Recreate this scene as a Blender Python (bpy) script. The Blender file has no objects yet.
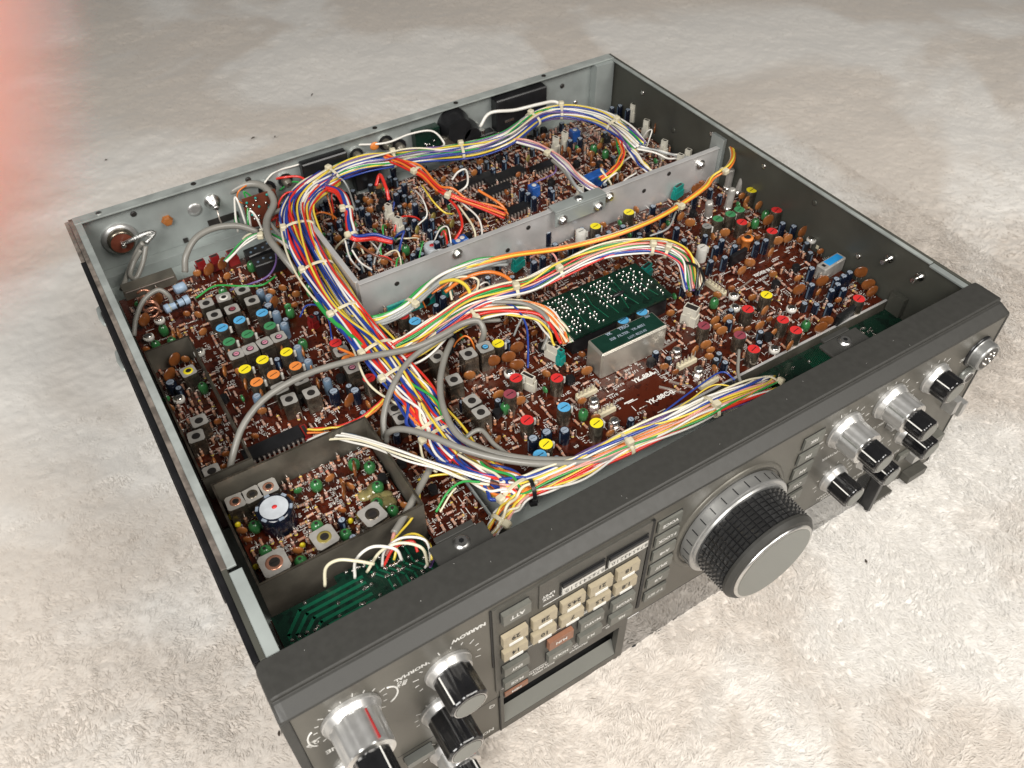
import bpy, math, random
import numpy as np
from mathutils import Vector, Matrix, Euler
R_ = random.Random(7)
scene = bpy.context.scene
col = scene.collection
MM = 0.001
# ------------------------------------------------------------------ camera, light, exposure
cam_d = bpy.data.cameras.new('camera'); cam = bpy.data.objects.new('camera', cam_d); col.objects.link(cam)
cam_d.sensor_width = 36; cam_d.lens = 839.117*36/1024; cam_d.clip_start = 0.002; cam_d.clip_end = 60
RC = ((0.84892514,-0.52841475,-0.01019564),(-0.38909965,-0.61182048,-0.68867783),(0.35766962,0.58860305,-0.72499579))
CP = Vector((10.82297307,-142.57380823,418.18152875))
m = Matrix(((RC[0][0],-RC[1][0],-RC[2][0]),(RC[0][1],-RC[1][1],-RC[2][1]),(RC[0][2],-RC[1][2],-RC[2][2])))
cam.matrix_world = Matrix.Translation(CP*MM) @ m.to_4x4()
cam_d.dof.use_dof = True; cam_d.dof.focus_distance = 0.43; cam_d.dof.aperture_fstop = 22.0
scene.camera = cam
scene.view_settings.view_transform = 'Standard'; scene.view_settings.look = 'None'
scene.view_settings.exposure = 0.0; scene.view_settings.gamma = 1.0
w = bpy.data.worlds.new('World'); scene.world = w; w.use_nodes = True
w.node_tree.nodes['Background'].inputs[0].default_value = (1.0,0.97,0.92,1); w.node_tree.nodes['Background'].inputs[1].default_value = 0.065
def area(name, loc, target, size, power, color, sy=None):
    d = bpy.data.lights.new(name,'AREA'); d.energy = power; d.color = color; d.size = size
    if sy: d.shape = 'RECTANGLE'; d.size_y = sy
    o = bpy.data.objects.new(name,d); col.objects.link(o); o.location = loc
    o.rotation_euler = (Vector(target)-Vector(loc)).to_track_quat('-Z','Y').to_euler(); return o
area('window_light', (-0.50,-0.42,0.85), (0.10,0.04,0.05), 0.6, 15.2, (1.0,0.98,0.95), 0.6)
area('ceiling_light', (0.60,-0.60,1.05), (0.30,0.0,0.0), 0.65, 12.8, (1.0,0.96,0.905), 0.65)

# ------------------------------------------------------------------ materials
MATS = {}
def pm(name, c, rough=0.5, metal=0.0, var=0.12, scale=180.0, bump=0.0, coat=0.0, trans=0.0, c2=None, sss=0.0, ior=None):
    if name in MATS: return MATS[name]
    mt = bpy.data.materials.new(name); mt.use_nodes = True; nt = mt.node_tree; b = nt.nodes['Principled BSDF']
    tc = nt.nodes.new('ShaderNodeTexCoord'); nz = nt.nodes.new('ShaderNodeTexNoise'); nz.inputs['Scale'].default_value = scale; nz.inputs['Detail'].default_value = 4
    nt.links.new(tc.outputs['Object'], nz.inputs['Vector'])
    rp = nt.nodes.new('ShaderNodeValToRGB'); a = c2 if c2 else tuple(max(0,x*(1-var)) for x in c); bb = c if c2 else tuple(min(1,x*(1+var)) for x in c)
    rp.color_ramp.elements[0].position = 0.35; rp.color_ramp.elements[1].position = 0.65
    rp.color_ramp.elements[0].color = (*a,1); rp.color_ramp.elements[1].color = (*bb,1)
    nt.links.new(nz.outputs['Fac'], rp.inputs['Fac']); nt.links.new(rp.outputs['Color'], b.inputs['Base Color'])
    mr = nt.nodes.new('ShaderNodeMapRange'); mr.inputs['To Min'].default_value = max(0.03,rough*0.85); mr.inputs['To Max'].default_value = min(1,rough*1.15)
    nt.links.new(nz.outputs['Fac'], mr.inputs['Value']); nt.links.new(mr.outputs['Result'], b.inputs['Roughness'])
    b.inputs['Metallic'].default_value = metal; b.inputs['Coat Weight'].default_value = coat; b.inputs['Transmission Weight'].default_value = trans
    if sss: b.inputs['Subsurface Weight'].default_value = sss; b.inputs['Subsurface Scale'].default_value = 0.003
    if ior: b.inputs['IOR'].default_value = ior
    if bump:
        n2 = nt.nodes.new('ShaderNodeTexNoise'); n2.inputs['Scale'].default_value = scale*3; nt.links.new(tc.outputs['Object'], n2.inputs['Vector'])
        bp = nt.nodes.new('ShaderNodeBump'); bp.inputs['Strength'].default_value = bump; bp.inputs['Distance'].default_value = 0.0004
        nt.links.new(n2.outputs['Fac'], bp.inputs['Height']); nt.links.new(bp.outputs['Normal'], b.inputs['Normal'])
    MATS[name] = mt; return mt
M = dict(
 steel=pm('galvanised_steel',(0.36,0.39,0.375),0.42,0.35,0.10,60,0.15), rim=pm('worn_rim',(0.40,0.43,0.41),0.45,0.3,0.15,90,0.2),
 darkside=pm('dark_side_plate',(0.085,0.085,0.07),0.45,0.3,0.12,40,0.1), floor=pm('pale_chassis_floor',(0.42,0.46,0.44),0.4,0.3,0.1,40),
 skirt=pm('grey_skirt',(0.36,0.36,0.35),0.36,0.65,0.04,200), tin=pm('filter_tin',(0.46,0.43,0.37),0.3,0.6,0.12,40,0.1), alu=pm('brushed_aluminium',(0.68,0.665,0.65),0.36,0.5,0.12,50,0.15), shield=pm('tinned_shield',(0.17,0.155,0.125),0.38,0.5,0.25,70,0.2),
 bezel=pm('charcoal_paint',(0.042,0.041,0.037),0.5,0.1,0.05,300,0.05), panel=pm('grey_panel_paint',(0.135,0.127,0.107),0.38,0.35,0.04,400,0.05),
 panel2=pm('key_block_paint',(0.092,0.088,0.076),0.4,0.3,0.06,400,0.2), seam=pm('black_seam',(0.006,0.006,0.006),0.5), black=pm('black_plastic',(0.012,0.012,0.013),0.3,0,0.2,120),
 knobblack=pm('gloss_black_knob',(0.010,0.010,0.011),0.16,0,0.2,120,0,0.5), knurl=pm('knurled_rubber',(0.022,0.022,0.022),0.3,0,0.1,120,0,0.4), chrome=pm('satin_chrome',(0.72,0.71,0.69),0.33,1.0,0.05,300), ring=pm('satin_ring',(0.56,0.555,0.54),0.38,0.75,0.05,300),
 cap=pm('grey_knob_cap',(0.22,0.225,0.205),0.32,0.3,0.03,40), keycap=pm('grey_key',(0.15,0.15,0.13),0.35,0.1,0.06,300), beige=pm('beige_key',(0.40,0.34,0.235),0.4,0,0.06,300),
 orange_key=pm('brown_orange_key',(0.26,0.12,0.07),0.4,0,0.06,300), white=pm('white_print',(0.75,0.74,0.70),0.5,0,0.04,500), redm=pm('red_mark',(0.38,0.03,0.03),0.4),
 glass=pm('smoked_display_glass',(0.035,0.036,0.034),0.06,0.0,0.05,20,0,1.0,0,None,0,2.2), silver=pm('solder_silver',(0.75,0.72,0.68),0.22,1.0,0.1,300),
 lead=pm('tinned_lead',(0.60,0.53,0.47),0.32,0.7,0.08,300), cream=pm('cream_nylon',(0.62,0.56,0.40),0.4,0,0.06,200,0,0,0,None,0.0), ivory=pm('ivory_connector',(0.62,0.59,0.50),0.4,0,0.05,200),
 teal=pm('teal_connector',(0.01,0.26,0.22),0.35), redcon=pm('dark_red_connector',(0.20,0.012,0.012),0.35), brown=pm('brown_ceramic',(0.22,0.070,0.018),0.3,0,0.25,140,0,0.4),
 brown2=pm('tan_ceramic',(0.30,0.11,0.03),0.3,0,0.2,140,0,0.4), blue_e=pm('navy_sleeve',(0.005,0.008,0.018),0.2,0,0.2,200,0,0.4), slate=pm('slate_sleeve',(0.10,0.15,0.21),0.3,0,0.2,200,0,0.3),
 etop=pm('capacitor_top',(0.34,0.40,0.48),0.3,0.2,0.15,300), black_e=pm('black_sleeve',(0.01,0.01,0.012),0.3), green=pm('green_film',(0.035,0.17,0.05),0.25,0,0.2,200,0,0.6), olive=pm('olive_tantalum',(0.25,0.20,0.05),0.3,0,0.2,200,0,0.4),
 lime=pm('lime_bead',(0.30,0.50,0.03),0.3), yel=pm('yellow_bead',(0.75,0.60,0.02),0.3), blue_d=pm('bright_blue',(0.015,0.09,0.35),0.3,0,0.15,200,0,0.3), skyb=pm('sky_blue_paint',(0.09,0.36,0.62),0.35,0,0.12,400),
 gpaint=pm('green_paint',(0.05,0.22,0.09),0.35,0,0.15,400), ypaint=pm('yellow_paint',(0.80,0.66,0.02),0.35,0,0.08,400), opaint=pm('orange_paint',(0.72,0.23,0.05),0.35,0,0.1,400), rpaint=pm('red_paint',(0.60,0.03,0.03),0.35,0,0.12,400),
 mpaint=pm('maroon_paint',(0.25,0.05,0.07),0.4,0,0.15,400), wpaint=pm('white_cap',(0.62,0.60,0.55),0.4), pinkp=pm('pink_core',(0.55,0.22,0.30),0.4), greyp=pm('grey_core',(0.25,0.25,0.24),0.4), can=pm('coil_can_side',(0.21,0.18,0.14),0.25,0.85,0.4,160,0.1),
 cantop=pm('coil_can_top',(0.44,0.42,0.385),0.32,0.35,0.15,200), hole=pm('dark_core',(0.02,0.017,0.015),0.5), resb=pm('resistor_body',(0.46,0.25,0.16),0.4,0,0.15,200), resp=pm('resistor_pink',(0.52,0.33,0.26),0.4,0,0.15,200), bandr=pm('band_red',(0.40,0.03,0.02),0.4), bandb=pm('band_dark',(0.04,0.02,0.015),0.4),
 blres=pm('pale_blue_resistor',(0.30,0.40,0.52),0.4), mosaic=pm('wax',(0.35,0.30,0.12),0.15,0,0.3,200,0,0.6,0.5), paper=pm('pale_disc',(0.50,0.53,0.56),0.4), copper=pm('copper_coil',(0.68,0.33,0.22),0.25,0.7), coax=pm('grey_coax_jacket',(0.235,0.225,0.20),0.32,0,0.08,80),
 rust=pm('rusty_edge',(0.20,0.17,0.145),0.6,0.2,0.4,150), bakel=pm('brown_bakelite',(0.13,0.035,0.02),0.3), braid=pm('cable_braid',(0.5,0.5,0.48),0.3,0.9,0.4,900,0.6), speck=pm('dark_speck',(0.05,0.035,0.025),0.7), lbl=pm('blue_label',(0.02,0.27,0.62),0.35), darkgreen=pm('dark_green_label',(0.006,0.03,0.02),0.25),
 pinklead=pm('pink_lead',(0.75,0.35,0.30),0.3),
)
WC = dict(red=(0.62,0.03,0.02), blue=(0.02,0.05,0.27), white=(0.76,0.73,0.67), cream=(0.72,0.66,0.48), yellow=(0.74,0.55,0.06), green=(0.03,0.30,0.06), orange=(0.72,0.19,0.03), purple=(0.14,0.08,0.24), brown=(0.17,0.06,0.03), grey=(0.33,0.34,0.33), pink=(0.68,0.32,0.27), black=(0.012,0.012,0.012), lblue=(0.20,0.34,0.50), teal=(0.02,0.2,0.2))
for k,v in WC.items(): M['w_'+k] = pm(k+'_wire',v,0.3,0,0.06,60,0,0.3)

def board_mat(name, base, trace, scale, spec=0.25):
    mt = bpy.data.materials.new(name); mt.use_nodes = True; nt = mt.node_tree; b = nt.nodes['Principled BSDF']
    tc = nt.nodes.new('ShaderNodeTexCoord'); v = nt.nodes.new('ShaderNodeTexVoronoi'); v.feature='F1'; v.distance='MANHATTAN'; v.inputs['Scale'].default_value = scale
    n = nt.nodes.new('ShaderNodeTexNoise'); n.inputs['Scale'].default_value = scale*0.35; n.inputs['Detail'].default_value = 3
    nt.links.new(tc.outputs['Object'], v.inputs['Vector']); nt.links.new(tc.outputs['Object'], n.inputs['Vector'])
    r = nt.nodes.new('ShaderNodeValToRGB'); r.color_ramp.interpolation='LINEAR'
    r.color_ramp.elements[0].position=0.42; r.color_ramp.elements[1].position=0.47; r.color_ramp.elements[0].color=(*base,1); r.color_ramp.elements[1].color=(*trace,1)
    mx = nt.nodes.new('ShaderNodeMath'); mx.operation='MULTIPLY_ADD'; mx.inputs[1].default_value=0.45; 
    nt.links.new(v.outputs['Distance'], mx.inputs[0]); nt.links.new(n.outputs['Fac'], mx.inputs[2])
    md = nt.nodes.new('ShaderNodeMath'); md.operation='MULTIPLY'; md.inputs[1].default_value=0.62; nt.links.new(mx.outputs[0], md.inputs[0])
    nt.links.new(md.outputs[0], r.inputs['Fac']); nt.links.new(r.outputs['Color'], b.inputs['Base Color'])
    b.inputs['Roughness'].default_value = spec; MATS[name]=mt; return mt
M['pcb'] = board_mat('dark_red_laminate',(0.034,0.0050,0.0020),(0.066,0.0105,0.0035),260)
M['gpcb'] = board_mat('green_laminate',(0.003,0.012,0.008),(0.004,0.022,0.013),200)
M['gtrace'] = pm('green_copper_trace',(0.004,0.075,0.038),0.3,0.0,0.1,300)

def fur_material():
    mt = bpy.data.materials.new('plush_pile'); mt.use_nodes = True; nt = mt.node_tree; b = nt.nodes['Principled BSDF']
    tc = nt.nodes.new('ShaderNodeTexCoord')
    n = nt.nodes.new('ShaderNodeTexNoise'); n.inputs['Scale'].default_value = 4.5; n.inputs['Detail'].default_value = 4; n.inputs['Roughness'].default_value = 0.5; n.inputs['Distortion'].default_value = 0.7
    nt.links.new(tc.outputs['Object'], n.inputs['Vector'])
    r = nt.nodes.new('ShaderNodeValToRGB'); r.color_ramp.elements[0].position=0.46; r.color_ramp.elements[1].position=0.56
    r.color_ramp.elements[0].color=(0.66,0.60,0.535,1); r.color_ramp.elements[1].color=(0.775,0.745,0.70,1)  # patchy tones imitate pile lying different ways and catching the light, put into colour
    nt.links.new(n.outputs['Fac'], r.inputs['Fac']); nt.links.new(r.outputs['Color'], b.inputs['Base Color'])
    b.inputs['Roughness'].default_value = 0.75; b.inputs['Sheen Weight'].default_value = 0.6; b.inputs['Sheen Roughness'].default_value=0.4
    f = nt.nodes.new('ShaderNodeTexNoise'); f.inputs['Scale'].default_value = 700; f.inputs['Detail'].default_value=3; nt.links.new(tc.outputs['Object'], f.inputs['Vector'])
    bp = nt.nodes.new('ShaderNodeBump'); bp.inputs['Strength'].default_value=0.18; bp.inputs['Distance'].default_value=0.0008
    nt.links.new(f.outputs['Fac'], bp.inputs['Height']); nt.links.new(bp.outputs['Normal'], b.inputs['Normal'])
    return mt
M['fur'] = fur_material()

# ------------------------------------------------------------------ mesh helpers (millimetres in, metres out)
def catmull(P, n):
    P = [Vector(p) for p in P]; P = [P[0]*2-P[1]] + P + [P[-1]*2-P[-2]]; out = []
    segs = len(P)-3
    for i in range(n):
        t = i/(n-1)*segs; k = min(int(t), segs-1); t -= k; a,b,c,d = P[k:k+4]
        out.append(0.5*((2*b)+(c-a)*t+(2*a-5*b+4*c-d)*t*t+(3*b-a-3*c+d)*t**3))
    return out
def frames(pts):
    out = []
    for i,p in enumerate(pts):
        t = (pts[min(i+1,len(pts)-1)]-pts[max(i-1,0)])
        t = t.normalized() if t.length>1e-9 else Vector((1,0,0))
        if i==0:
            n = t.cross(Vector((0,0,1)));  n = n if n.length>1e-3 else t.cross(Vector((1,0,0)))
            n.normalize()
        else:
            n = n - t*n.dot(t); n = n if n.length>1e-4 else t.orthogonal(); n.normalize()
        out.append((t,n,t.cross(n)))
    return out
class MB:
    def __init__(s): s.v=[]; s.f=[]; s.mi=[]; s.sm=[]; s.ms=[]; s.T=Matrix.Identity(4)
    def mat(s,m):
        if m not in s.ms: s.ms.append(m)
        return s.ms.index(m)
    def add(s, vs, fs, m, smooth=False):
        k=len(s.v); i=s.mat(m); T=s.T
        s.v.extend([T@Vector(v) for v in vs])
        for f in fs: s.f.append([k+a for a in f]); s.mi.append(i); s.sm.append(smooth)
    def box(s,x0,x1,y0,y1,z0,z1,m,rot=None,ch=0.0):
        if ch:
            prof=[(x0+ch,y0),(x1-ch,y0),(x1,y0+ch),(x1,y1-ch),(x1-ch,y1),(x0+ch,y1),(x0,y1-ch),(x0,y0+ch)]
            inn=[(max(x0+ch,min(x1-ch,x)),max(y0+ch,min(y1-ch,y))) for x,y in prof]
            vs=[(x,y,z0) for x,y in prof]+[(x,y,z1-ch) for x,y in prof]+[(x,y,z1) for x,y in inn]
            fs=[(i,(i+1)%8,8+(i+1)%8,8+i) for i in range(8)]+[(8+i,8+(i+1)%8,16+(i+1)%8,16+i) for i in range(8)]+[tuple(range(16,24)),tuple(range(7,-1,-1))]
        else:
            vs=[(x0,y0,z0),(x1,y0,z0),(x1,y1,z0),(x0,y1,z0),(x0,y0,z1),(x1,y0,z1),(x1,y1,z1),(x0,y1,z1)]
            fs=[(3,2,1,0),(4,5,6,7),(0,1,5,4),(1,2,6,5),(2,3,7,6),(3,0,4,7)]
        if rot: vs=[rot@Vector(v) for v in vs]
        s.add(vs,fs,m)
    def lathe(s, prof, m, c=(0,0,0), axis='z', n=20, mats=None, smooth=True, flute=None):
        vs=[]; fs=[]
        for k,(r,h) in enumerate(prof):
            for i in range(n):
                a=2*math.pi*i/n; rr=r
                if flute and flute[0]<=k<=flute[1]: rr=r*(1-flute[3]*(0.5+0.5*math.cos(flute[2]*a)))
                p=(rr*math.cos(a),rr*math.sin(a),h)
                if axis=='y': p=(p[0],-h,p[1])
                elif axis=='x': p=(h,p[0],p[1])
                vs.append((p[0]+c[0],p[1]+c[1],p[2]+c[2]))
        for k in range(len(prof)-1):
            fk=[]
            for i in range(n): 
                a=k*n+i; b=k*n+(i+1)%n; fk.append((a,b,b+n,a+n))
            if mats: s.add(vs[k*n:(k+2)*n],[tuple(q-k*n for q in f) for f in fk],mats[k],smooth)
            else: fs+=fk
        if not mats: s.add(vs,fs,m,smooth)
        s.add(vs[-n:],[tuple(range(n))],(mats[-1] if mats else m),False)
        s.add(vs[:n],[tuple(range(n-1,-1,-1))],(mats[0] if mats else m),False)
    def cyl(s,x,y,z0,z1,r,m,n=14,top=None,ch=0.0,axis='z'):
        prof=[(r,0),(r,z1-z0-ch)]+([(r-ch,z1-z0)] if ch else [])
        c=(x,y,z0)
        s.lathe(prof,m,c,axis,n,smooth=True)
        if top: s.disc((x,y,z1+0.02),(r-ch)*0.96,top,n)
    def disc(s,c,r,m,n=16,axis='z'):
        vs=[]
        for i in range(n):
            a=2*math.pi*i/n
            vs.append((c[0]+r*math.cos(a),c[1]+r*math.sin(a),c[2]) if axis=='z' else (c[0]+r*math.cos(a),c[1],c[2]+r*math.sin(a)))
        s.add(vs,[tuple(range(n))],m)
    def ball(s,c,rx,ry,rz,m,n=10,k=6):
        vs=[];fs=[]
        for j in range(k+1):
            ph=math.pi*j/k
            for i in range(n):
                a=2*math.pi*i/n; vs.append((c[0]+rx*math.sin(ph)*math.cos(a),c[1]+ry*math.sin(ph)*math.sin(a),c[2]-rz*math.cos(ph)))
        for j in range(k):
            for i in range(n):
                a=j*n+i;b=j*n+(i+1)%n; fs.append((a,b,b+n,a+n))
        s.add(vs,fs,m,True)
    def tube(s,pts,r,m,n=6,caps=True):
        pts=[Vector(p) for p in pts]; fr=frames(pts); vs=[];fs=[]
        for i,(p,(t,a,b)) in enumerate(zip(pts,fr)):
            rr=r[i] if isinstance(r,list) else r
            for k in range(n):
                an=2*math.pi*k/n; vs.append(p+a*rr*math.cos(an)+b*rr*math.sin(an))
        for i in range(len(pts)-1):
            for k in range(n):
                a=i*n+k;b=i*n+(k+1)%n; fs.append((a,b,b+n,a+n))
        if caps: fs+= [tuple(range(n-1,-1,-1)), tuple(range((len(pts)-1)*n,len(pts)*n))]
        s.add(vs,fs,m,True)
    def prism(s,prof,x0,x1,m):   # profile in (y,z), extruded along x
        n=len(prof); vs=[(x0,y,z) for y,z in prof]+[(x1,y,z) for y,z in prof]
        fs=[(i,(i+1)%n,n+(i+1)%n,n+i) for i in range(n)]+[tuple(range(n-1,-1,-1)),tuple(range(n,2*n))]
        s.add(vs,fs,m)
    def build(s,name,parent=None,loc=None,rot=None,bevel=0,recalc=True):
        me=bpy.data.meshes.new(name); me.from_pydata([tuple(v*MM) for v in s.v],[],s.f)
        for m in s.ms: me.materials.append(m)
        me.polygons.foreach_set('material_index',s.mi); me.polygons.foreach_set('use_smooth',s.sm); me.update()
        if recalc:
            import bmesh
            bm=bmesh.new(); bm.from_mesh(me); bmesh.ops.recalc_face_normals(bm,faces=bm.faces); bm.to_mesh(me); bm.free()
        o=bpy.data.objects.new(name,me); col.objects.link(o)
        if parent: o.parent=parent
        if loc: o.location=Vector(loc)*MM
        if rot: o.rotation_euler=rot
        if bevel:
            b=o.modifiers.new('edge','BEVEL'); b.width=bevel*MM; b.segments=2; b.limit_method='ANGLE'; b.angle_limit=math.radians(40)
        return o
_tc={}
def text(mb, body, size, mat, T, bold=0.0):
    key=(body,bold)
    if key not in _tc:
        c=bpy.data.curves.new('t','FONT'); c.body=body; c.size=1; c.align_x='CENTER'; c.align_y='CENTER'; c.resolution_u=2; c.offset=bold
        o=bpy.data.objects.new('t',c); col.objects.link(o); dg=bpy.context.evaluated_depsgraph_get(); me=bpy.data.meshes.new_from_object(o.evaluated_get(dg))
        _tc[key]=([v.co.copy() for v in me.vertices],[tuple(p.vertices) for p in me.polygons]); bpy.data.objects.remove(o)
    vs,fs=_tc[key]; mb.add([T@(v*size) for v in vs],fs,mat)
def panelT(x,z,y=-0.25,ang=0.0): # inverted panel lettering (the radio lies upside down)
    return Matrix.Translation((x,y,z)) @ Matrix(((-1,0,0,0),(0,0,-1,0),(0,-1,0,0),(0,0,0,1))) @ Matrix.Rotation(ang,4,'Z')
def empty(name, parent=None, **kw):
    o=bpy.data.objects.new(name,None); col.objects.link(o); o.parent=parent
    for k,v in kw.items(): o[k]=v
    return o

# ------------------------------------------------------------------ the plush blanket
def blanket():
    rng=np.random.default_rng(5)
    x0,x1,y0,y1=-190,1130,-230,1180
    def axis(a,m,b,f,c): return np.concatenate([np.arange(a,m,f),np.arange(m,b+c,c)])
    gx_=axis(x0,520,x1,0.8,1.7); gy_=axis(y0,400,y1,0.8,1.7); nx,ny=len(gx_),len(gy_)
    def noise(scale,seed):
        r=np.random.default_rng(seed); g=r.random((int((y1-y0)/scale)+4,int((x1-x0)/scale)+4))
        X=(gx_-x0)/scale; Y=(gy_-y0)/scale
        xi=X.astype(int);xf=X-xi;yi=Y.astype(int);yf=Y-yi; xf=xf*xf*(3-2*xf); yf=yf*yf*(3-2*yf)
        a=g[np.ix_(yi,xi)];b=g[np.ix_(yi,xi+1)];c=g[np.ix_(yi+1,xi)];d=g[np.ix_(yi+1,xi+1)]
        return (a*(1-xf)+b*xf)*(1-yf)[:,None]+(c*(1-xf)+d*xf)*yf[:,None]
    ang=-1.15+2.2*(noise(170,1)-.5)+1.6*(noise(55,2)-.5)+2.2*(noise(13,3)-.5)+1.4*(noise(5,8)-.5)
    dx=np.cos(ang); dy=np.sin(ang); src=rng.random((ny,nx)); src=(2*src+np.roll(src,1,0)+np.roll(src,1,1))/4
    yy,xx=np.mgrid[0:ny,0:nx].astype(np.float32)
    acc=src.copy(); wsum=1.0
    for sgn in (1,-1):
        px,py=xx.copy(),yy.copy()
        for k in range(4):
            ix=np.clip(px.round().astype(int),0,nx-1); iy=np.clip(py.round().astype(int),0,ny-1)
            px+=sgn*dx[iy,ix]; py+=sgn*dy[iy,ix]
            ix=np.clip(px.round().astype(int),0,nx-1); iy=np.clip(py.round().astype(int),0,ny-1); wgt=1-.18*k; acc+=wgt*src[iy,ix]; wsum+=wgt
    acc/=wsum; acc=(acc-acc.mean())/acc.std(); acc=np.tanh(acc*.7)*1.3
    WX,WY=np.meshgrid(gx_,gy_)
    pile=.45+1.1*noise(40,9)*noise(130,10)*2
    side=np.clip((WX-10)/90,0.5,1)
    back=1-np.clip((WY-120)/160,0,.75); side=side*back
    h=acc*0.30*np.clip(pile,.4,1.4)*side+0.9*(noise(4,15)-.5)*np.clip(back,.5,1)+1.0*(noise(7,11)-.5)*np.clip(back,.4,1)+1.2*(noise(16,14)-.5)+4.0*(noise(70,12)-.5)+6*(noise(260,13)-.5)
    ins=(WX>-1)&(WX<401)&(WY>2)&(WY<346)
    d=np.maximum(np.maximum(-WX,WX-400),np.maximum(2-WY,WY-345)); h=np.where(ins,-6,h+3.0*np.exp(-np.clip(d,0,200)/14))
    co=np.stack([WX,WY,h-2.5],-1).reshape(-1,3)*MM
    i=np.arange(ny*nx).reshape(ny,nx); q=np.stack([i[:-1,:-1],i[:-1,1:],i[1:,1:],i[1:,:-1]],-1).reshape(-1,4)
    # upstanding tufts of the pile, denser near the viewer
    n=520000; u=rng.random(n); sx=np.empty(n); sy=np.empty(n)
    near=u<.72; sx[near]=rng.uniform(x0,620,near.sum()); sy[near]=rng.uniform(y0,330,near.sum()); sx[~near]=rng.uniform(x0,x1,(~near).sum()); sy[~near]=rng.uniform(y0,y1,(~near).sum())
    keep=~((sx>-0.5)&(sx<400.5)&(sy>1)&(sy<345.5)); sx=sx[keep]; sy=sy[keep]; n=len(sx)
    ii=np.clip(np.searchsorted(gx_,sx),0,nx-1); jj=np.clip(np.searchsorted(gy_,sy),0,ny-1)
    th=ang[jj,ii]+rng.normal(0,.35,n); hz=h[jj,ii]-2.5; sd=side[jj,ii]; L=rng.uniform(3.0,6.5,n)*(.45+.55*sd); W_=rng.uniform(.3,.7,n)*(.6+.4*sd); up=rng.uniform(.4,1.15,n)*np.clip(sd,.12,1)
    cx,cy=np.cos(th),np.sin(th); bend=rng.normal(0,.35,n)
    V=np.empty((n,7,3))
    for k_,(t,wd,zz) in enumerate(((0,.5,-.4),(0,-.5,-.4),(.4,.5,.75),(.4,-.5,.75),(.75,.32,1.0),(.75,-.32,1.0),(1.0,0,.75))):
        off=bend*L*t*t; V[:,k_,0]=sx+cx*L*t-cy*(wd*W_+off); V[:,k_,1]=sy+cy*L*t+cx*(wd*W_+off); V[:,k_,2]=hz+up*zz
    V=V.reshape(-1,3)*MM; b0=np.arange(n)[:,None]*7
    loops=np.concatenate([b0+np.array([[0,1,3,2,2,3,5,4,4,5,6]])],1).ravel(); starts=(np.arange(n)[:,None]*11+np.array([[0,4,8]])).ravel()
    mt_=bpy.data.meshes.new('blanket_pile'); mt_.vertices.add(len(V)); mt_.vertices.foreach_set('co',V.ravel()); mt_.loops.add(len(loops)); mt_.loops.foreach_set('vertex_index',loops.astype(np.int32))
    mt_.polygons.add(len(starts)); mt_.polygons.foreach_set('loop_start',starts.astype(np.int32)); mt_.polygons.foreach_set('use_smooth',np.ones(len(starts),dtype=bool)); mt_.update(calc_edges=True); mt_.materials.append(M['fur'])
    po=bpy.data.objects.new('blanket_pile',mt_); col.objects.link(po); po['kind']='structure'
    ring=np.array([[x0-3000,y0-3000,-8],[x1+3000,y0-3000,-8],[x1+3000,y1+3000,-8],[x0-3000,y1+3000,-8]])*MM
    nb=len(co); co=np.vstack([co,ring])
    me=bpy.data.meshes.new('blanket')
    q=np.vstack([q,np.array([[nb,nb+1,i[0,-1],i[0,0]],[nb+1,nb+2,i[-1,-1],i[0,-1]],[nb+2,nb+3,i[-1,0],i[-1,-1]],[nb+3,nb,i[0,0],i[-1,0]]])])
    me.vertices.add(len(co)); me.vertices.foreach_set('co',co.ravel()); me.loops.add(q.size); me.loops.foreach_set('vertex_index',q.ravel().astype(np.int32))
    me.polygons.add(len(q)); me.polygons.foreach_set('loop_start',np.arange(0,q.size,4,dtype=np.int32)); me.polygons.foreach_set('use_smooth',np.ones(len(q),dtype=bool))
    me.update(calc_edges=True); me.materials.append(M['fur'])
    o=bpy.data.objects.new('blanket',me); col.objects.link(o); o['kind']='structure'; o['label']='pale plush blanket with brushed pile'
blanket()

# ------------------------------------------------------------------ the radio
radio = empty('radio_transceiver', label='grey desktop radio transceiver lying upside down with its cover off, circuit boards and wiring exposed', category='radio')
ch = MB()
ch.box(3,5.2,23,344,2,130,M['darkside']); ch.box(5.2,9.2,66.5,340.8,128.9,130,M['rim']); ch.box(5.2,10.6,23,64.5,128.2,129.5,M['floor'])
ch.box(3.1,5.4,66.5,341,130.02,130.4,M['rust'])
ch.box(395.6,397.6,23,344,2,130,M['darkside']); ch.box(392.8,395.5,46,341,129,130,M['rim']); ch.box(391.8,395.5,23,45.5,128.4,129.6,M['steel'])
ch.box(5.2,395.6,341,343.4,2,129.2,M['steel']); ch.box(5.2,395.5,336.5,343.9,129.3,130.4,M['rim'])
ch.box(5.3,395.5,332.5,340.9,82,91.2,M['steel'])                     # folded foot of the rear panel
ch.box(5.3,395.5,24,332.4,80,83.5,M['floor'])                       # inner floor
ch.box(5.3,395.5,24,341,3,4.5,M['darkside'])
ch.box(378,394,333.5,340.9,91.3,129,M['steel'])
ch.box(0.6,2.9,300,344,86,129,M['rust']); ch.box(-0.6,2.9,291,296,98,103,M['black'])
ch.box(0.2,2.9,24,300,60,128.6,M['black']); ch.box(-0.6,0.15,60,262,118,121,M['black'])
ch.build('chassis',radio,bevel=0.35)
for (x,y,z) in ((0.6,262,118),(0.6,222,118)):
    b=MB(); b.tube([(x+1,y-9,z),(x-1.6,y-7,z),(x-2.2,y,z),(x-1.6,y+7,z),(x+1,y+9,z)],1.3,M['rim'],8); b.build('side_handle_bracket',radio)
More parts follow.
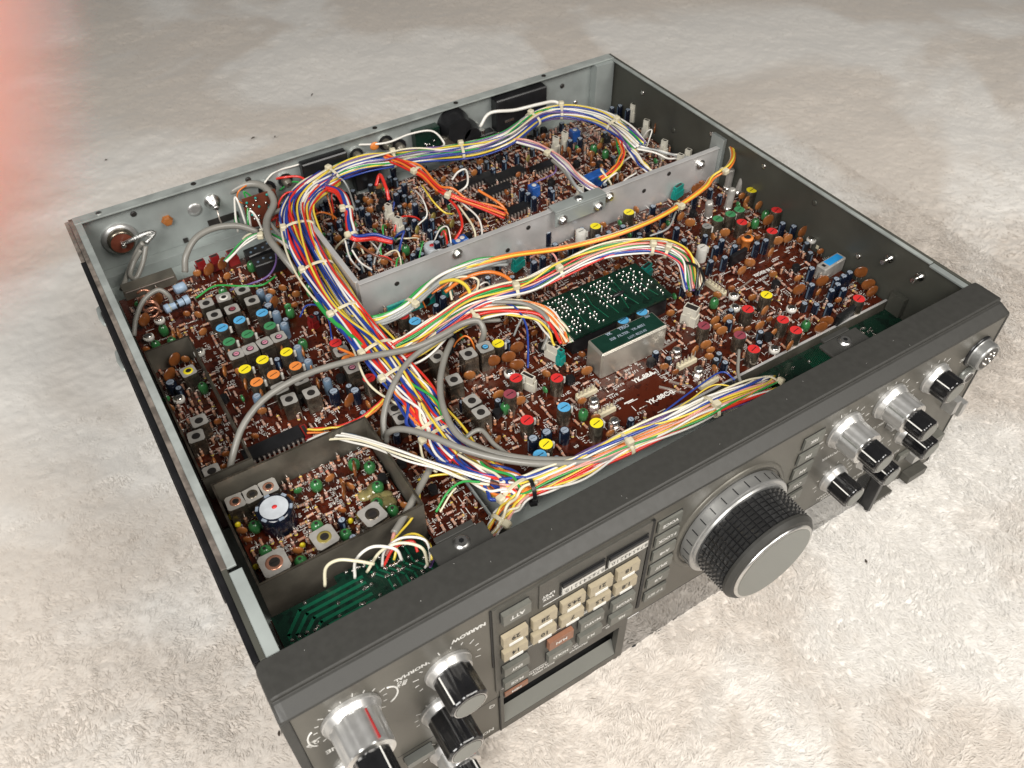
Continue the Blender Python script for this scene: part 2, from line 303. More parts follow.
def screw(mb,c,r=2.6,axis='z',m=None):
    m=m or M['chrome']
    if axis=='z': mb.lathe([(r,0),(r,0.7),(r*.7,1.3)],m,c,'z',14); mb.box(c[0]-r*.5,c[0]+r*.5,c[1]-.25,c[1]+.25,c[2]+1.31,c[2]+1.36,M['black']); mb.box(c[0]-.25,c[0]+.25,c[1]-r*.5,c[1]+r*.5,c[2]+1.37,c[2]+1.4,M['black'])
    else: mb.lathe([(r*1.5,0),(r*1.5,.6),(r,.7),(r,2.0),(r*.7,2.8)],m,c,'y',14,smooth=False); mb.box(c[0]-r*.5,c[0]+r*.5,c[1]-2.9,c[1]-2.81,c[2]-.25,c[2]+.25,M['black'])
for x in (20,77,200,262,335):
    b=MB(); b.cyl(x,340.3,130.41,131.0,1.6,M['hole'] if x!=20 else M['chrome'],10); b.build('rim_screw',radio)
for (x,y,z) in ((394.9,70,117),(394.9,49,118)):
    b=MB(); b.lathe([(2.6,0),(2.6,-1.2),(1.4,-1.3),(1.4,-7)],M['silver'],(x,y,z),'x',12); b.build('side_screw',radio)

# bezel
b=MB(); prof=[(22.7,40),(22.7,130.5),(7.4,130.5),(6.7,129.9),(6.6,128.7),(5.4,128.5),(-0.4,125.4),(-0.6,124.2),(2.0,123.9),(2.0,40)]
xs0=[(0,3.2),(.35,2.0),(1.1,.9),(2.2,.25),(3.6,0),(397.6,0),(399.3,.3),(400.4,1.0),(401,2.0)]; V_=[];F_=[]; n_=len(prof)
for X_,sh in xs0:
    for (py,pz) in prof: V_.append((X_,py-(sh if py>20 else 0)+(sh*.3 if py<8 and pz>124 else 0),pz-(sh*.7 if pz>128 else sh*.25 if pz>120 else 0)))
for k in range(len(xs0)-1): F_+=[(k*n_+i,k*n_+(i+1)%n_,(k+1)*n_+(i+1)%n_,(k+1)*n_+i) for i in range(n_)]
F_+=[tuple(range(n_-1,-1,-1)),tuple(range((len(xs0)-1)*n_,len(xs0)*n_))]; b.add(V_,F_,M['bezel']); o=b.build('front_bezel',radio,bevel=0.45)
b=MB(); b.box(0,3.8,-0.6,19.4,0,124.1,M['bezel']); b.box(399.2,401,-0.4,22.6,0,124.1,M['bezel']); b.box(3.8,399.2,3,22.6,0,6,M['bezel']); b.build('bezel_side_frame',radio,bevel=0.5)
for x,y in ((91,31),(313,31)):
    b=MB(); b.box(x-13,x+13,22.7,36,122.6,124.4,M['bezel'],ch=0.5); b.box(x-9,x+9,35.9,39,122.6,124.4,M['bezel']); o=b.build('bezel_bracket',radio,bevel=0.8)
    s=MB(); s.lathe([(3.6,0),(3.6,.5),(2.6,.6),(2.4,1.6)],M['chrome'],(x,y,124.4),'z',16); s.disc((x,y,126.05),1.2,M['black'],6); s.build('screw',o)

# front panel
b=MB(); b.box(3.9,399.1,0,2.9,38.2,123.8,M['panel'])
b.box(3.9,88,0.0,2.9,0.5,38.1,M['panel']); b.box(338.8,399.1,0,2.9,0.5,38.1,M['panel'])
b.box(86.3,165,-0.9,-0.02,46.5,121.2,M['panel2']); b.box(108,165.2,-1.5,-0.92,102.5,121.6,M['panel2'])
b.box(87.5,88.2,-.8,.0,0.5,39,M['seam']); b.box(36,87.3,-.05,-.01,39.1,39.7,M['seam']); b.box(85.4,86.2,-.5,-.01,72,121,M['seam']); b.box(165.3,167.2,-1.2,-0.02,46.6,120.6,M['seam'])
b.box(88.3,161.5,-0.6,2.9,0.5,6.5,M['panel2']); b.box(88.3,161.5,-0.6,2.9,35.5,46.4,M['panel2']); b.box(156.8,161.5,-0.6,2.9,6.6,35.4,M['panel2']); b.box(88.3,90,-.6,2.9,6.6,35.4,M['panel2'])
panel=b.build('front_panel',radio,bevel=0.25)
b=MB()   # drawer pocket, its depths coloured black for the shade inside
b.box(90.1,156.7,12,13,6.6,35.4,M['seam']); b.add([(90.1,-0.5,7),(156.7,-0.5,7),(156.7,3.6,17),(90.1,3.6,17)],[(0,1,2,3)],M['cap']); b.box(90.1,156.7,3.7,12,6.6,12,M['seam']); b.box(90.1,156.7,0,12,35.0,35.4,M['seam'])
b.build('memory_drawer',radio)
b=MB(); b.box(162,338.5,-.1,1.5,0.6,38,M['glass']); b.box(162,338.5,-.6,1.4,-0.6,0.5,M['black']); b.build('display_window',radio,bevel=0.2)
b=MB(); b.box(338.6,342.5,-7,-0.1,-2,36,M['black']); b.build('display_side_trim',radio,bevel=0.5)

lg=MB()
def pt(x,z,s,t,y=-0.06,ang=0,m='white',bold=0.035): text(lg,t,s,M[m],panelT(x,z,y,ang),bold)
def key(x0,x1,z0,z1,m,label,y=-0.9,d=2.4,name='push_button',lm='white',ls=3.6,slot=False):
    b=MB(); b.box(x0-.6,x1+.5,y-.06,y-.02,z0-.4,z1+.9,M['seam'])
    b.box(x0,x1,y-d,y-.07,z0,z1,M[m])
    if label: text(b,label,ls,M[lm],panelT((x0+x1)/2,(z0+z1)/2-(0 if not slot else -1.2),y-d-.08),0.03)
    if slot: b.box((x0+x1)/2-3.4,(x0+x1)/2+3.4,y-d-.3,y-d-.03,z0-0.3,z0+1.5,M['white'])
    b.build(name,panel,bevel=0.35)
xs=[89.6+14.6*i for i in range(5)]
for i,(a,c) in enumerate(zip(['29','28','24.5','21','18'],['14','10','7','3.5','1.8'])):
    key(xs[i],xs[i]+12.0,90.4,98.2,'beige',a,slot=True,lm='seam',ls=4.2); key(xs[i],xs[i]+12.0,77.8,84.9,'beige',c,slot=True,lm='seam',ls=4.2)
key(90,103,109,116.5,'keycap','ATT'); 
for (i,j,l,mm) in ((0,0,'ENT','keycap'),(0,1,'M.CE','keycap'),(3-1,0,'',''),(4,0,'VFO/M','keycap'),(4,1,'MR','keycap')):
    if mm: key(xs[i],xs[i]+12.8,63-13.2*j,69.8-13.2*j,mm,l,ls=3.0)
key(113,126,62.5,69.8,'orange_key','M.IN',ls=3.0); key(113,126,49.5,56.8,'keycap','HOLD',ls=3.0)
key(130,143,62.5,69.8,'keycap','M▸VFO' if False else 'M>VFO',ls=2.8); key(130,143,49.5,56.8,'keycap','M.S',ls=3.0)
key(90.5,103,37.5,41.5,'orange_key','MEM',y=-.6,ls=2.6,d=.8)
for l,z in zip(['VOICE','F.LOCK','A=B','SPLIT','A/B','T-F SET'],[115.5,104,92.5,80.5,68.5,56]): key(170,183,z-8,z-.4,'keycap',l,y=0,ls=3.0,d=1.2)
for l,z in zip(['FSK','FM','AM','CW','USB'],[115.2,103.6,92,80.6,69]): key(257,270,z-8,z-.4,'keycap',l,y=0,ls=3.2,d=1.2)
# two label strips above the keys
for x0,x1 in ((118.8,140),(142.6,163)):
    b=MB(); b.box(x0-.8,x1+.6,-2.0,-1.52,105.2,114.5,M['seam']); b.box(x0,x1,-2.9,-2.1,106.0,111.4,M['wpaint']); b.box(x0,x1,-3.1,-2.1,111.5,113.6,M['black']); 
    for k in range(9): text(b,'0123456789'[k]+'.',3.6,M['bezel'],panelT(x0+1.6+k*(x1-x0-3)/8,108.5,-2.98))
    b.build('label_strip',panel,bevel=0.2)
lg.box(110,163,-1.6,-1.53,103.3,103.7,M['white']); lg.box(94,160,-.97,-.92,73.0,73.4,M['white']); lg.box(89,161,-.97,-.92,46.9,47.3,M['white'])
pt(112.5,109.5,2.6,'VOX\nLIMIT',-1.62); pt(131,74.6,3.0,'BAND/10KEY',-1.0,0,'white',.03); pt(107.5,44.4,2.9,'FUNCTION',-.66,0,'white',.03); pt(133,44.4,2.9,'MEMORY',-.66,0,'white',.03); pt(152.5,44,2.2,'CHANNEL',-.66); pt(112,41.4,2.2,'SCAN SPEED',-.66); pt(132,41.4,2.2,'PROGRAM',-.66)
pt(76,113.5,3.4,'NARROW',-.06,0.0,'white',.05); pt(50,108.5,3.4,'NORMAL',-.06,0,'white',.03)
pt(16,83.5,4.4,'TUNE',-.06,0,'white',.03); pt(84,33,4,'Q',-.06); pt(77,7,4,'NOTCH',-.06)
pt(287,84,3.2,'RF POWER',-.06,0,'white',.03); pt(317,86,3,'MIC GAIN',-.06); pt(347,86,3,'AF GAIN',-.06); pt(297,43,3.0,'VOX GAIN',-.06,0,'white',.03); pt(300,39.8,2.6,'ANTI VOX',-.06); pt(322,42,3,'DELAY',-.06); pt(354,42,3,'RIT',-.06); pt(376,104,3,'MIC',-.06,0,'white',.03); pt(371,83,2.8,'PHONES',-.06); pt(355,12,3,'POWER',-.06); pt(372,35,3.0,'ON',-.06)
for (cx,cz,R,a0,a1,n) in ((24,102,13.5,-0.6,3.7,14),(65.5,95.7,13.5,-0.4,3.6,12),(60,62,11.5,0,3.4,9),(286,104,12.5,-.6,3.7,11),(317,106,12.5,-.6,3.7,11),(350,104,11.5,-.6,3.7,11),(295,60,11,-.6,3.7,11),(321,60.5,10.5,-.6,3.7,11),(351,62,10.5,-.6,3.7,11),(61,20,12,0,3.3,10)):
    for k in range(n):
        a=a0+(a1-a0)*k/(n-1); T=Matrix.Translation((cx,-.06,cz))@Matrix.Rotation(-a,4,'Y'); s0=lg.T; lg.T=T
        lg.box(R,R+(2.6 if k%3==0 else 1.6),-.03,0.02,-.22,.22,M['white']); lg.T=s0
for cx,cz in ((38.5,101),(9.5,100)):  # printed arcs beside the tune knob
    pts=[(cx+(5.0 if cx>20 else -3.2)*math.cos(a)*1.0,-.08,cz+6.5*math.sin(a)) for a in np.linspace(-1.35,1.35,14)]
    lg.tube(pts,0.42,M['white'],4)
pt(45.5,104,2.5,'SSB\nCW',-.06,1.2); pt(4.9+2.6,97,2.4,'LSB\nCW',-.06,-1.2)
lg.build('printed_legend',panel)

# knobs
def small_knob(x,z,r,h,kind='small',ang=1.9,sk=None,mark='redm'):
    k=empty('control_knob',radio)
    k.location=Vector((x,-0.05,z))*MM
    sk=sk or r*1.22
    b=MB(); b.lathe([(sk,0),(sk,1.3),(sk*.97,1.7),(sk*.88,4.2),(r*.8,4.3)],M['ring'],axis='y',n=56,mats=[M['ring']]*4); b.build('skirt',k)
    if kind=='dual':
        b=MB(); b.lathe([(r*1.02,4.2),(r*1.04,4.6),(r*1.0,h*.58),(r*.97,h*.6),(r*.8,h*.62)],M['chrome'],axis='y',n=96,flute=(1,2,12,.05),mats=[M['ring'],M['ring'],M['ring'],M['chrome']]); 
        b.T=Matrix.Rotation(-ang,4,'Y'); b.box(r*.93,r*1.03,-h*.56,-5.0,-.3,.3,M[mark]); b.build('outer_ring',k)
        r0=r*.74; h0=h*.6
    else: r0=r; h0=4.2
    b=MB(); b.lathe([(r0,h0),(r0,h-1.0),(r0*.97,h-.5),(r0*.85,h)],M['knobblack'],axis='y',n=72,flute=(0,2,9,.07),mats=[M['knobblack']]*3); b.build('grip',k)
    b=MB(); b.disc((0,-h-.06,0),r0*.845,M['chrome'],32,'y'); b.disc((0,-h-.12,0),r0*.80,M['knobblack'],32,'y'); b.disc((0,-h-.18,0),r0*.76,M['cap'],32,'y'); b.build('end_cap',k)
    b=MB(); b.T=Matrix.Rotation(-ang,4,'Y'); b.box(r0*.88,r0*1.02,-h+1.3,-h0-.5,-.3,.3,M['white']); b.build('pointer_line',k)
    return k
small_knob(65.2,95.7,8.6,18.5,ang=2.35); small_knob(60,64,8.8,22,ang=-.5,sk=10.4); small_knob(24,103,10.2,31,'dual',ang=1.05,sk=12.2); small_knob(61,19,9.4,21,'dual',ang=.8)
small_knob(17,57,9,20,ang=1.2)
small_knob(286.5,104,9.0,25.5,'dual',ang=2.6,mark='cap'); small_knob(317.5,106.5,8.8,25,'dual',ang=2.6,mark='cap'); small_knob(352.2,104,7.6,13.5,ang=2.4); small_knob(294.5,60,7.2,16.5,ang=2.4); small_knob(321,60.5,7.0,17.5,ang=2.4); small_knob(351,62.4,7.0,17.5,ang=2.4)

tk=empty('tuning_knob',radio); tk.location=Vector((217,0,84))*MM
b=MB(); b.lathe([(34,0),(33.6,1.0),(31.2,1.4),(31,0.6)],M['panel'],axis='y',n=72); b.build('recess_ring',tk)
b=MB(); b.lathe([(29.8,1),(29.8,7.2),(29.4,7.6),(27.6,7.7),(27.2,8.6)],M['skirt'],axis='y',n=72,mats=[M['skirt'],M['skirt'],M['ring'],M['skirt']])
for i in range(28):
    b.T=Matrix.Rotation(2*math.pi*i/28,4,'Y'); b.box(29.75,29.95,-6.6,-2.6,-.24,.24,M['black'])
b.build('graduated_skirt',tk)
b=MB(); n=36; rows_=7   # diamond knurled grip
def rr(h): return 26.0-0.6*(h-8.6)/16
b.lathe([(25.6,8.6),(24.9,25.5)],M['knobblack'],axis='y',n=72)
vs=[];fs=[]
dh=16.4/7; N_=40
for j in range(7):
    h0=8.8+j*dh+.12; h1=h0+dh-.24; hm=(h0+h1)/2
    for i in range(N_):
        a0=2*math.pi*(i+.06)/N_; a1=2*math.pi*(i+.94)/N_; am=(a0+a1)/2; q=len(vs); low=.35 if (i+j)%11==0 else 0
        for (a,h,d) in ((a0,h0,0),(a1,h0,0),(a1,h1,0),(a0,h1,0),(am,hm,1.55-low)):
            R=rr(h)-.35+d; vs.append((R*math.cos(a),-h,R*math.sin(a)))
        fs+=[(q,q+1,q+4),(q+1,q+2,q+4),(q+2,q+3,q+4),(q+3,q,q+4)]
b.add(vs,fs,M['knurl']); b.build('knurled_grip',tk)
b=MB(); b.lathe([(25.6,25.3),(26.2,25.8),(26.2,27.2),(24.6,29.2),(22.8,29.8)],M['cap'],axis='y',n=72,mats=[M['black'],M['bezel'],M['bezel'],M['bezel'],M['black']]); b.lathe([(22.9,29.5),(22.9,30.5),(21.4,30.7)],M['chrome'],axis='y',n=72); b.disc((0,-30.8,0),21.5,M['cap'],72,'y'); b.build('end_cap',tk)
# finger dimple slots left out: plain cap

def panel_box(name,x0,x1,z0,z1,d,m,bev=.3,fm=None):
    b=MB(); b.box(x0-.5,x1+.5,-.06,-.02,z0-.5,z1+.5,M['seam']); b.box(x0,x1,-d,-.07,z0,z1,M[m]); return b.build(name,panel,bevel=bev)
panel_box('toggle_button',38.5,52,31,35.5,4,'cap'); panel_box('toggle_button',56,66,31,35.5,4,'cap')
panel_box('lever_switch',379.5,383.5,64,74,7,'ring'); panel_box('lever_switch',389,393,57,67,7,'ring'); panel_box('slide_switch',372,382,84,87,4,'cap'); panel_box('slide_switch',327,338,80,82.5,4,'ring'); panel_box('slide_switch',296,307,79,81.5,4,'ring')
panel_box('power_button',381,391,31,39,5,'keycap'); panel_box('push_button',357,366,32,37,2,'keycap'); panel_box('push_button',369,377,25,31,5,'ring')
panel_box('front_foot',345,362,-2,4,5,'panel2',.6); panel_box('front_foot',374,390,3,9,6,'panel2',.6)
b=MB(); b.lathe([(9.6,0),(9.6,1.2),(8.2,1.3)],M['black'],(386.5,0,105),'y',28); 
pr=[(8.4,1.2)]
for k in range(6): pr+= [(8.4,1.6+k*.85),(7.7,2.0+k*.85)]
pr+=[(7.9,7.0),(6.9,7.1)]
b.lathe(pr,M['skirt'],(386.5,0,105),'y',32); b.disc((386.5,-7.2,105),6.7,M['black'],24,'y')
for k in range(8):
    a=k*2*math.pi/7; rr_=3.9 if k<7 else 0; b.lathe([(.75,7.2),(.75,7.7),(.4,7.9)],M['silver'],(386.5+rr_*math.cos(a),0,105+rr_*math.sin(a)),'y',8)
b.build('microphone_socket',panel)
b=MB(); b.lathe([(6.6,0),(6.6,1.0),(5.6,2.2),(3.6,2.3)],M['cap'],(387.5,0,86),'y',28); b.lathe([(4.2,2.3),(4.0,2.8),(3,2.9)],M['ring'],(387.5,0,86),'y',24); b.disc((387.5,-3,86),2.9,M['black'],20,'y'); b.build('headphone_jack',panel)

# ------------------------------------------------------------------ circuit boards
Z0=92.0
def board(name,x0,x1,y0,y1,m,z=Z0,th=1.6):
    b=MB(); b.box(x0,x1,y0,y1,z-th,z,M[m]); return b.build(name,radio,bevel=0.15)
rf=board('circuit_board',10,128,116,306,'pcb'); rf2=board('circuit_board',90,118,44,136,'pcb',z=91.0)
ifb=board('circuit_board',133,392,62,211,'pcb'); tray=board('circuit_board',131,392,217,331,'pcb',z=91.5); boxb=board('circuit_board',15,88,66,124,'pcb',z=93.6)
low=board('circuit_board',12,118,26,62,'pcb',z=88)
OCC=[]
def free(x,y,r):
    for (a,b_,c) in OCC:
        if (a-x)**2+(b_-y)**2 < (c+r)**2: return False
    return True
CACHE={}
COUNT={}
def place(name,key,maker,x,y,parent,z=Z0,rz=0.0,rx=0.0,ry=0.0,r=3.0,limit=100,stuff=None):
    OCC.append((x,y,r))
    COUNT[name]=COUNT.get(name,0)+1
    if key not in CACHE:
        b=MB(); maker(b); o=b.build(name,parent); CACHE[key]=o.data
    else:
        o=bpy.data.objects.new(name,CACHE[key]); col.objects.link(o); o.parent=parent
    o.location=Vector((x,y,z))*MM; o.rotation_euler=(rx,ry,rz); return o
def mk_round(topm,h=11,r=3.6,side='can'):
    def f(b):
        b.lathe([(r,0),(r,h-.5),(r-.25,h)],M[side],n=20); b.disc((0,0,h+.05),r*.93,M[topm],20); b.box(-r*.62,r*.62,-.22,.22,h+.08,h+.12,M['black'])
        b.cyl(r+.3,-1.2,h-5,h-1.4,.95,M['wpaint'],8)
    return f
def mk_square(holem='hole',h=11,w=3.9,ringm=None,side='can',hr=2.1):
    def f(b):
        b.box(-w,w,-w,w,0,h-.05,M[side]); n=24; vs=[];
        for i in range(n):
            a=2*math.pi*(i+.5)/n; c,s_=math.cos(a),math.sin(a); k=w/max(abs(c),abs(s_)); vs.append((c*k,s_*k,h))
        for i in range(n):
            a=2*math.pi*(i+.5)/n; vs.append((hr*math.cos(a),hr*math.sin(a),h))
        b.add(vs,[(i,(i+1)%n,n+(i+1)%n,n+i) for i in range(n)],M['cantop']); b.disc((0,0,h+.02),hr,M['hole'],24)
        if ringm: b.lathe([(hr+.5,h+.02),(hr+.45,h+.18),(hr-.3,h+.2)],M[ringm],n=24)
        b.disc((0.2,0,h+.22 if not ringm else h+.24),hr*.72,M[holem],14); b.box(-hr*.5,hr*.5,-.2,.2,h+.26,h+.3,M['black'])
        b.box(-w,w,-w-.05,-w,0,h-2,M[side])
    return f
def mk_elec(side='blue_e',h=9,r=2.4):
    def f(b):
        b.lathe([(r,0),(r,h-.4),(r*.86,h)],M[side],n=16); b.disc((0,0,h+.04),r*.72,M['etop'],14); b.box(-r*.5,r*.5,-.12,.12,h+.06,h+.08,M['black']); b.box(-r-.02,-r+.35,-.45,.45,.6,h-.8,M['slate'])
    return f
def mk_disc(mat='brown',r=2.7):
    def f(b):
        b.ball((0,0,r+2.2),r,.95,r,M[mat],12,8)
        for s_ in (-1,1): b.tube([(s_*1.3,0,0),(s_*1.3,0,2.6),(s_*1.0,0,3.8)],.28,M['lead'],5)
    return f
def mk_bead(mat='green',h=6.5,r=2.3):
    def f(b): b.lathe([(r*.5,0),(r,1),(r*1.02,h*.6),(r*.9,h*.85),(r*.5,h)],M[mat],n=14); b.disc((0,0,h+.02),r*.3,M['hole'],8)
    return f
def mk_res(var=0):
    def f(b):
        m=M['resb'] if var%2 else M['resp']; bands=[M['bandr'],M['bandb'],M['ypaint'],M['opaint']]
        if var<4: # lying flat
            P=[(.55,-1.9),(.8,-1.7),(.82,-1.2),(.66,-1.0),(.66,1.0),(.82,1.2),(.8,1.7),(.55,1.9)]
            b.lathe(P,m,(0,0,1.1),'x',8,mats=[m,m,bands[var%4],m,bands[(var+1)%4],m,m,m])
            b.tube([(-3.3,0,0),(-3.2,0,1),(-1.8,0,1.1)],.24,M['lead'],4); b.tube([(3.3,0,0),(3.2,0,1),(1.8,0,1.1)],.24,M['lead'],4)
        else:    # standing on end
            P=[(.5,1),(.8,1.2),(.82,1.7),(.68,1.9),(.68,3.8),(.82,4.0),(.8,4.5),(.5,4.7)]
            b.lathe(P,m,(0,0,0),'z',8,mats=[m,m,bands[var%4],m,bands[(var+1)%4],m,m,m]); b.tube([(0,0,4.7),(.3,0,5.6),(1.2,0,5.9),(2.0,0,5.2),(2.1,0,0)],.26,M['lead'],5)
    return f
def mk_trimmer(b):
    for a in (0,2.1,4.2): b.cyl(2*math.cos(a),2*math.sin(a),0,4,.4,M['lead'],6)
    b.lathe([(2.2,3),(3.0,3.4),(3.0,5.2),(2.6,5.4)],M['wpaint'],n=18); b.lathe([(2.2,5.4),(2.2,6.0),(1.6,6.2)],M['silver'],n=16); b.box(-1.5,1.5,-.25,.25,6.22,6.3,M['black'])
def mk_stud(b):
    b.lathe([(3.4,0),(3.4,.6),(2.4,.7),(2.4,3.0),(2.0,3.2)],M['silver'],n=6,smooth=False); b.lathe([(2.6,3.2),(2.6,4.2),(1.8,4.8)],M['chrome'],n=16); b.box(-1.5,1.5,-.25,.25,4.82,4.86,M['black'])
def mk_tr(b):
    b.lathe([(2.3,2),(2.3,5.6),(2.1,6)],M['black'],n=12); b.box(-1.8,1.8,-2.4,-1.9,2.1,5.8,M['black'])
    for x in (-1.2,0,1.2): b.cyl(x,0,0,2,.25,M['lead'],5)
def mk_crystal(b): b.lathe([(2.5,3),(2.5,15),(2.2,16.2),(1.2,16.5)],M['cantop'],n=16); b.lathe([(2.9,0),(2.9,3),(2.5,3.1)],M['silver'],n=16)
def mk_header(n=5):
    def f(b):
        b.box(-n*1.27,n*1.27,-1.3,1.3,0,2.6,M['cream'])
        for i in range(n): b.cyl(-n*1.27+1.27+i*2.54,0,2.6,8,.35,M['lead'],4)
        for i in range(n): b.box(-n*1.27+.5+i*2.54,-n*1.27+2.0+i*2.54,1.35,1.9,0,3.4,M['cream'])
    return f
def mk_conn(mat='ivory',l=7,w=4.5,h=9):
    def f(b):
        b.box(-l/2,l/2,-w/2,w/2,0,h*.55,M[mat]); b.box(-l/2+.6,l/2-.6,-w/2+.5,w/2-.5,h*.55,h,M[mat]); b.box(-l/2+1.2,l/2-1.2,-w/2+1,w/2-1,h,h+.03,M['hole'])
        b.box(-l/2-.5,-l/2,-1,1,0,h*.8,M[mat])
    return f
def mk_dip(n=8,w=3.3):
    def f(b):
        L=n*1.27; b.box(-L,L,-w,w,1.2,4.4,M['black']); b.disc((-L+1.2,0,4.42),.7,M['hole'],10)
        for i in range(n):
            for s_ in (-1,1): b.box(-L+.8+i*2.54,-L+1.7+i*2.54,min(s_*w,s_*(w+.8)),max(s_*w,s_*(w+.8)),0,2.8,M['lead'])
    return f
def rows(name,key,mk,pts,parent,z=Z0,r=4.0,rz=0.0,jit=0.1,**k):
    for (x,y,_z) in pts: place(name,key,mk,x,y,parent,z=z,r=r,rz=rz+R_.uniform(-jit,jit),**k)

# --- left board
rows('coil_can','sqh',mk_square('hole'),[(52.1,261.9,103),(52.9,249.5,103),(73.6,262.2,103),(75.2,249.9,103),(74.7,175.9,103),(75.8,163.7,103),(64.5,165.5,103),(20.9,176,103),(16.5,166.8,103),(16.2,141.4,103)],rf)
rows('coil_can','sqw',mk_square('hole',ringm='wpaint'),[(62.2,261.5,103),(124.8,220.6,100)],rf)
rows('coil_can','sqm',mk_square('mpaint'),[(63,248.8,103),(63.3,175.4,103),(101.6,183.6,103)],rf)
rows('coil_can','sqp',mk_square('pinkp'),[(52.6,212.1,103),(60.4,212,103),(68.8,212.4,103),(77,212.6,103),(101.2,169,103)],rf)
rows('coil_can','sqy',mk_square('hole',ringm='ypaint'),[(26.8,213.3,103)],rf)
rows('tuning_coil','rb',mk_round('skyb'),[(53,236.6,103),(63.4,237.5,103),(76.3,236.5,103)],rf,rz=.3)
rows('tuning_coil','rg',mk_round('gpaint'),[(52.6,223.5,103),(63.3,223.9,103),(76.1,223.7,103)],rf,rz=.3)
rows('tuning_coil','ry',mk_round('ypaint'),[(52.7,198.5,103),(63.1,200.2,103),(76.2,198.9,103)],rf,rz=.3)
rows('tuning_coil','ro',mk_round('opaint'),[(54.7,186,103),(64.1,186.5,103),(76.3,186.2,103),(101.9,176.1,103)],rf,rz=.3)
rows('tuning_coil','rr',mk_round('rpaint'),[(101.5,191.2,103),(105.5,157.1,103)],rf,rz=.3)
rows('electrolytic_capacitor','es',mk_elec('slate',10,2.3),[(82.2,257,101),(85,249.9,101),(83.2,233.9,101),(83.5,222.3,101),(82.9,200.7,101),(83.5,187.5,101),(86.5,168.9,101),(51.4,177.7,101)],rf,r=3)
rows('electrolytic_capacitor','eb',mk_elec('blue_e',9,2.8),[(16.4,212.6,101),(96.1,155.1,101),(86.5,160.4,101),(82,243.5,101)],rf,r=3)
rows('film_capacitor','fg',mk_bead('green',7,2.6),[(64.7,275.3,99),(91.7,236.8,99),(87.7,207.7,99),(30.2,204.8,99),(25.1,261.2,99),(17.9,250.7,99),(26.5,248.6,99),(87.4,290,99),(109.8,250.8,99)],rf,r=3)
rows('trimmer_capacitor','tr',mk_trimmer,[(16.8,202.7,99),(25.5,269.9,99),(16.3,259,99),(36.7,231.6,99)],rf,r=3.4)
rows('ceramic_capacitor','db',mk_disc('brown',4.2),[(29.4,286.1,99),(18.2,272.6,99),(23.5,231.1,98),(17.9,221.2,98),(63.9,297.4,98),(72.8,298.6,98),(86.2,246.9,98),(91.5,152.4,97)],rf,r=3.5,rz=.5)
rows('ceramic_capacitor','dt',mk_disc('brown2',3.4),[(28.7,251.6,97),(31.6,246,97),(31.6,251.8,97),(51.1,222.1,97),(85.1,200.5,97),(84.3,187.2,97),(50,193.2,97),(54.6,181.7,97),(82.6,173.3,97),(43.7,208.6,97),(75.8,206.4,97)],rf,r=2.2,rz=1.3)
place('integrated_circuit','dip14',mk_dip(12,4.2),*(47.5,148.2,95)[:2],rf,rz=0.02,r=7); OCC.append(((36.2,150,95)[0],(36.2,150,95)[1],8)); OCC.append(((57.6,147.1,95)[0],(57.6,147.1,95)[1],8))
rows('wire_plug','rc',mk_conn('redcon',6.5,4,10),[(61.2,303.8,101),(70,304,101),(80.4,303.2,101)],rf,r=4,rz=.15)
def mk_relay(b): b.box(-9,9,-4.5,4.5,0,9,M['black'],ch=.5); [b.cyl(-6+4*i,2*(i%2)-1,9,9.3,.8,M['slate'],8) for i in range(4)]
rows('relay','relay',mk_relay,[(96.5,297.7,101),(97.1,285.4,101)],rf,r=8,rz=.05)
place('wire_plug','rcon2',mk_conn('redcon',4.5,5,8),*(99.6,221.6,99)[:2],rf,r=3,rz=.4); place('wire_plug','rcon3',mk_conn('redcon',4,9,4),*(64.6,147.9,96)[:2],rf,r=3)
b=MB()
for (u,a) in ((0,0),):
    T0=Matrix.Translation(Vector((38.4,277.8,97)))@Matrix.Rotation(.15,4,'Z'); b.T=T0
    b.lathe([(1.6,-8),(2.8,-7.5),(2.8,-5),(2.2,-4.6),(2.2,-1.5),(2.5,-1.3),(2.5,.2),(2.2,.4),(2.2,3.6),(2.8,4),(2.8,7),(1.5,7.5)],M['blres'],axis='x',n=16,mats=[M['blres'],M['blres'],M['ypaint'],M['blres'],M['blres'],M['black'],M['blres'],M['blres'],M['black'],M['blres'],M['blres'],M['blres']]); b.tube([(7,0,0),(10,0,0),(11,0,-5)],.5,M['lead'],6)
b.build('power_resistor',rf); OCC.append((*(38.2,277.9,97)[:2],7))
b=MB(); b.T=Matrix.Translation(Vector((44,291.4,97)))@Matrix.Rotation(.15,4,'Z'); b.lathe([(2,-3.6),(3,-3),(3,3),(1.8,3.6)],M['blres'],axis='x',n=16); b.tube([(3,0,0),(6,0,-.5),(7,0,-4)],.5,M['lead'],6); b.build('power_resistor',rf)
for q in ((24.1,285.5,98),(24.1,278.3,98)):
    b=MB(); b.T=Matrix.Translation(Vector(q)); b.tube([(4.2*math.cos(t),t*.9-4,4.2*math.sin(t)) for t in np.linspace(0,15,70)],.75,M['copper'],6); b.build('air_coil',rf); OCC.append((q[0],q[1],5))
b=MB(); q=(28.1,307.1,97); b.box(q[0]-14,q[0]+17,q[1]-4,q[1]+4,92,99,M['shield']); b.box(q[0]-13,q[0]+16,q[1]-4.6,q[1]-4.1,97.5,98.3,M['lead']); b.build('relay_cover',rf,bevel=.4)

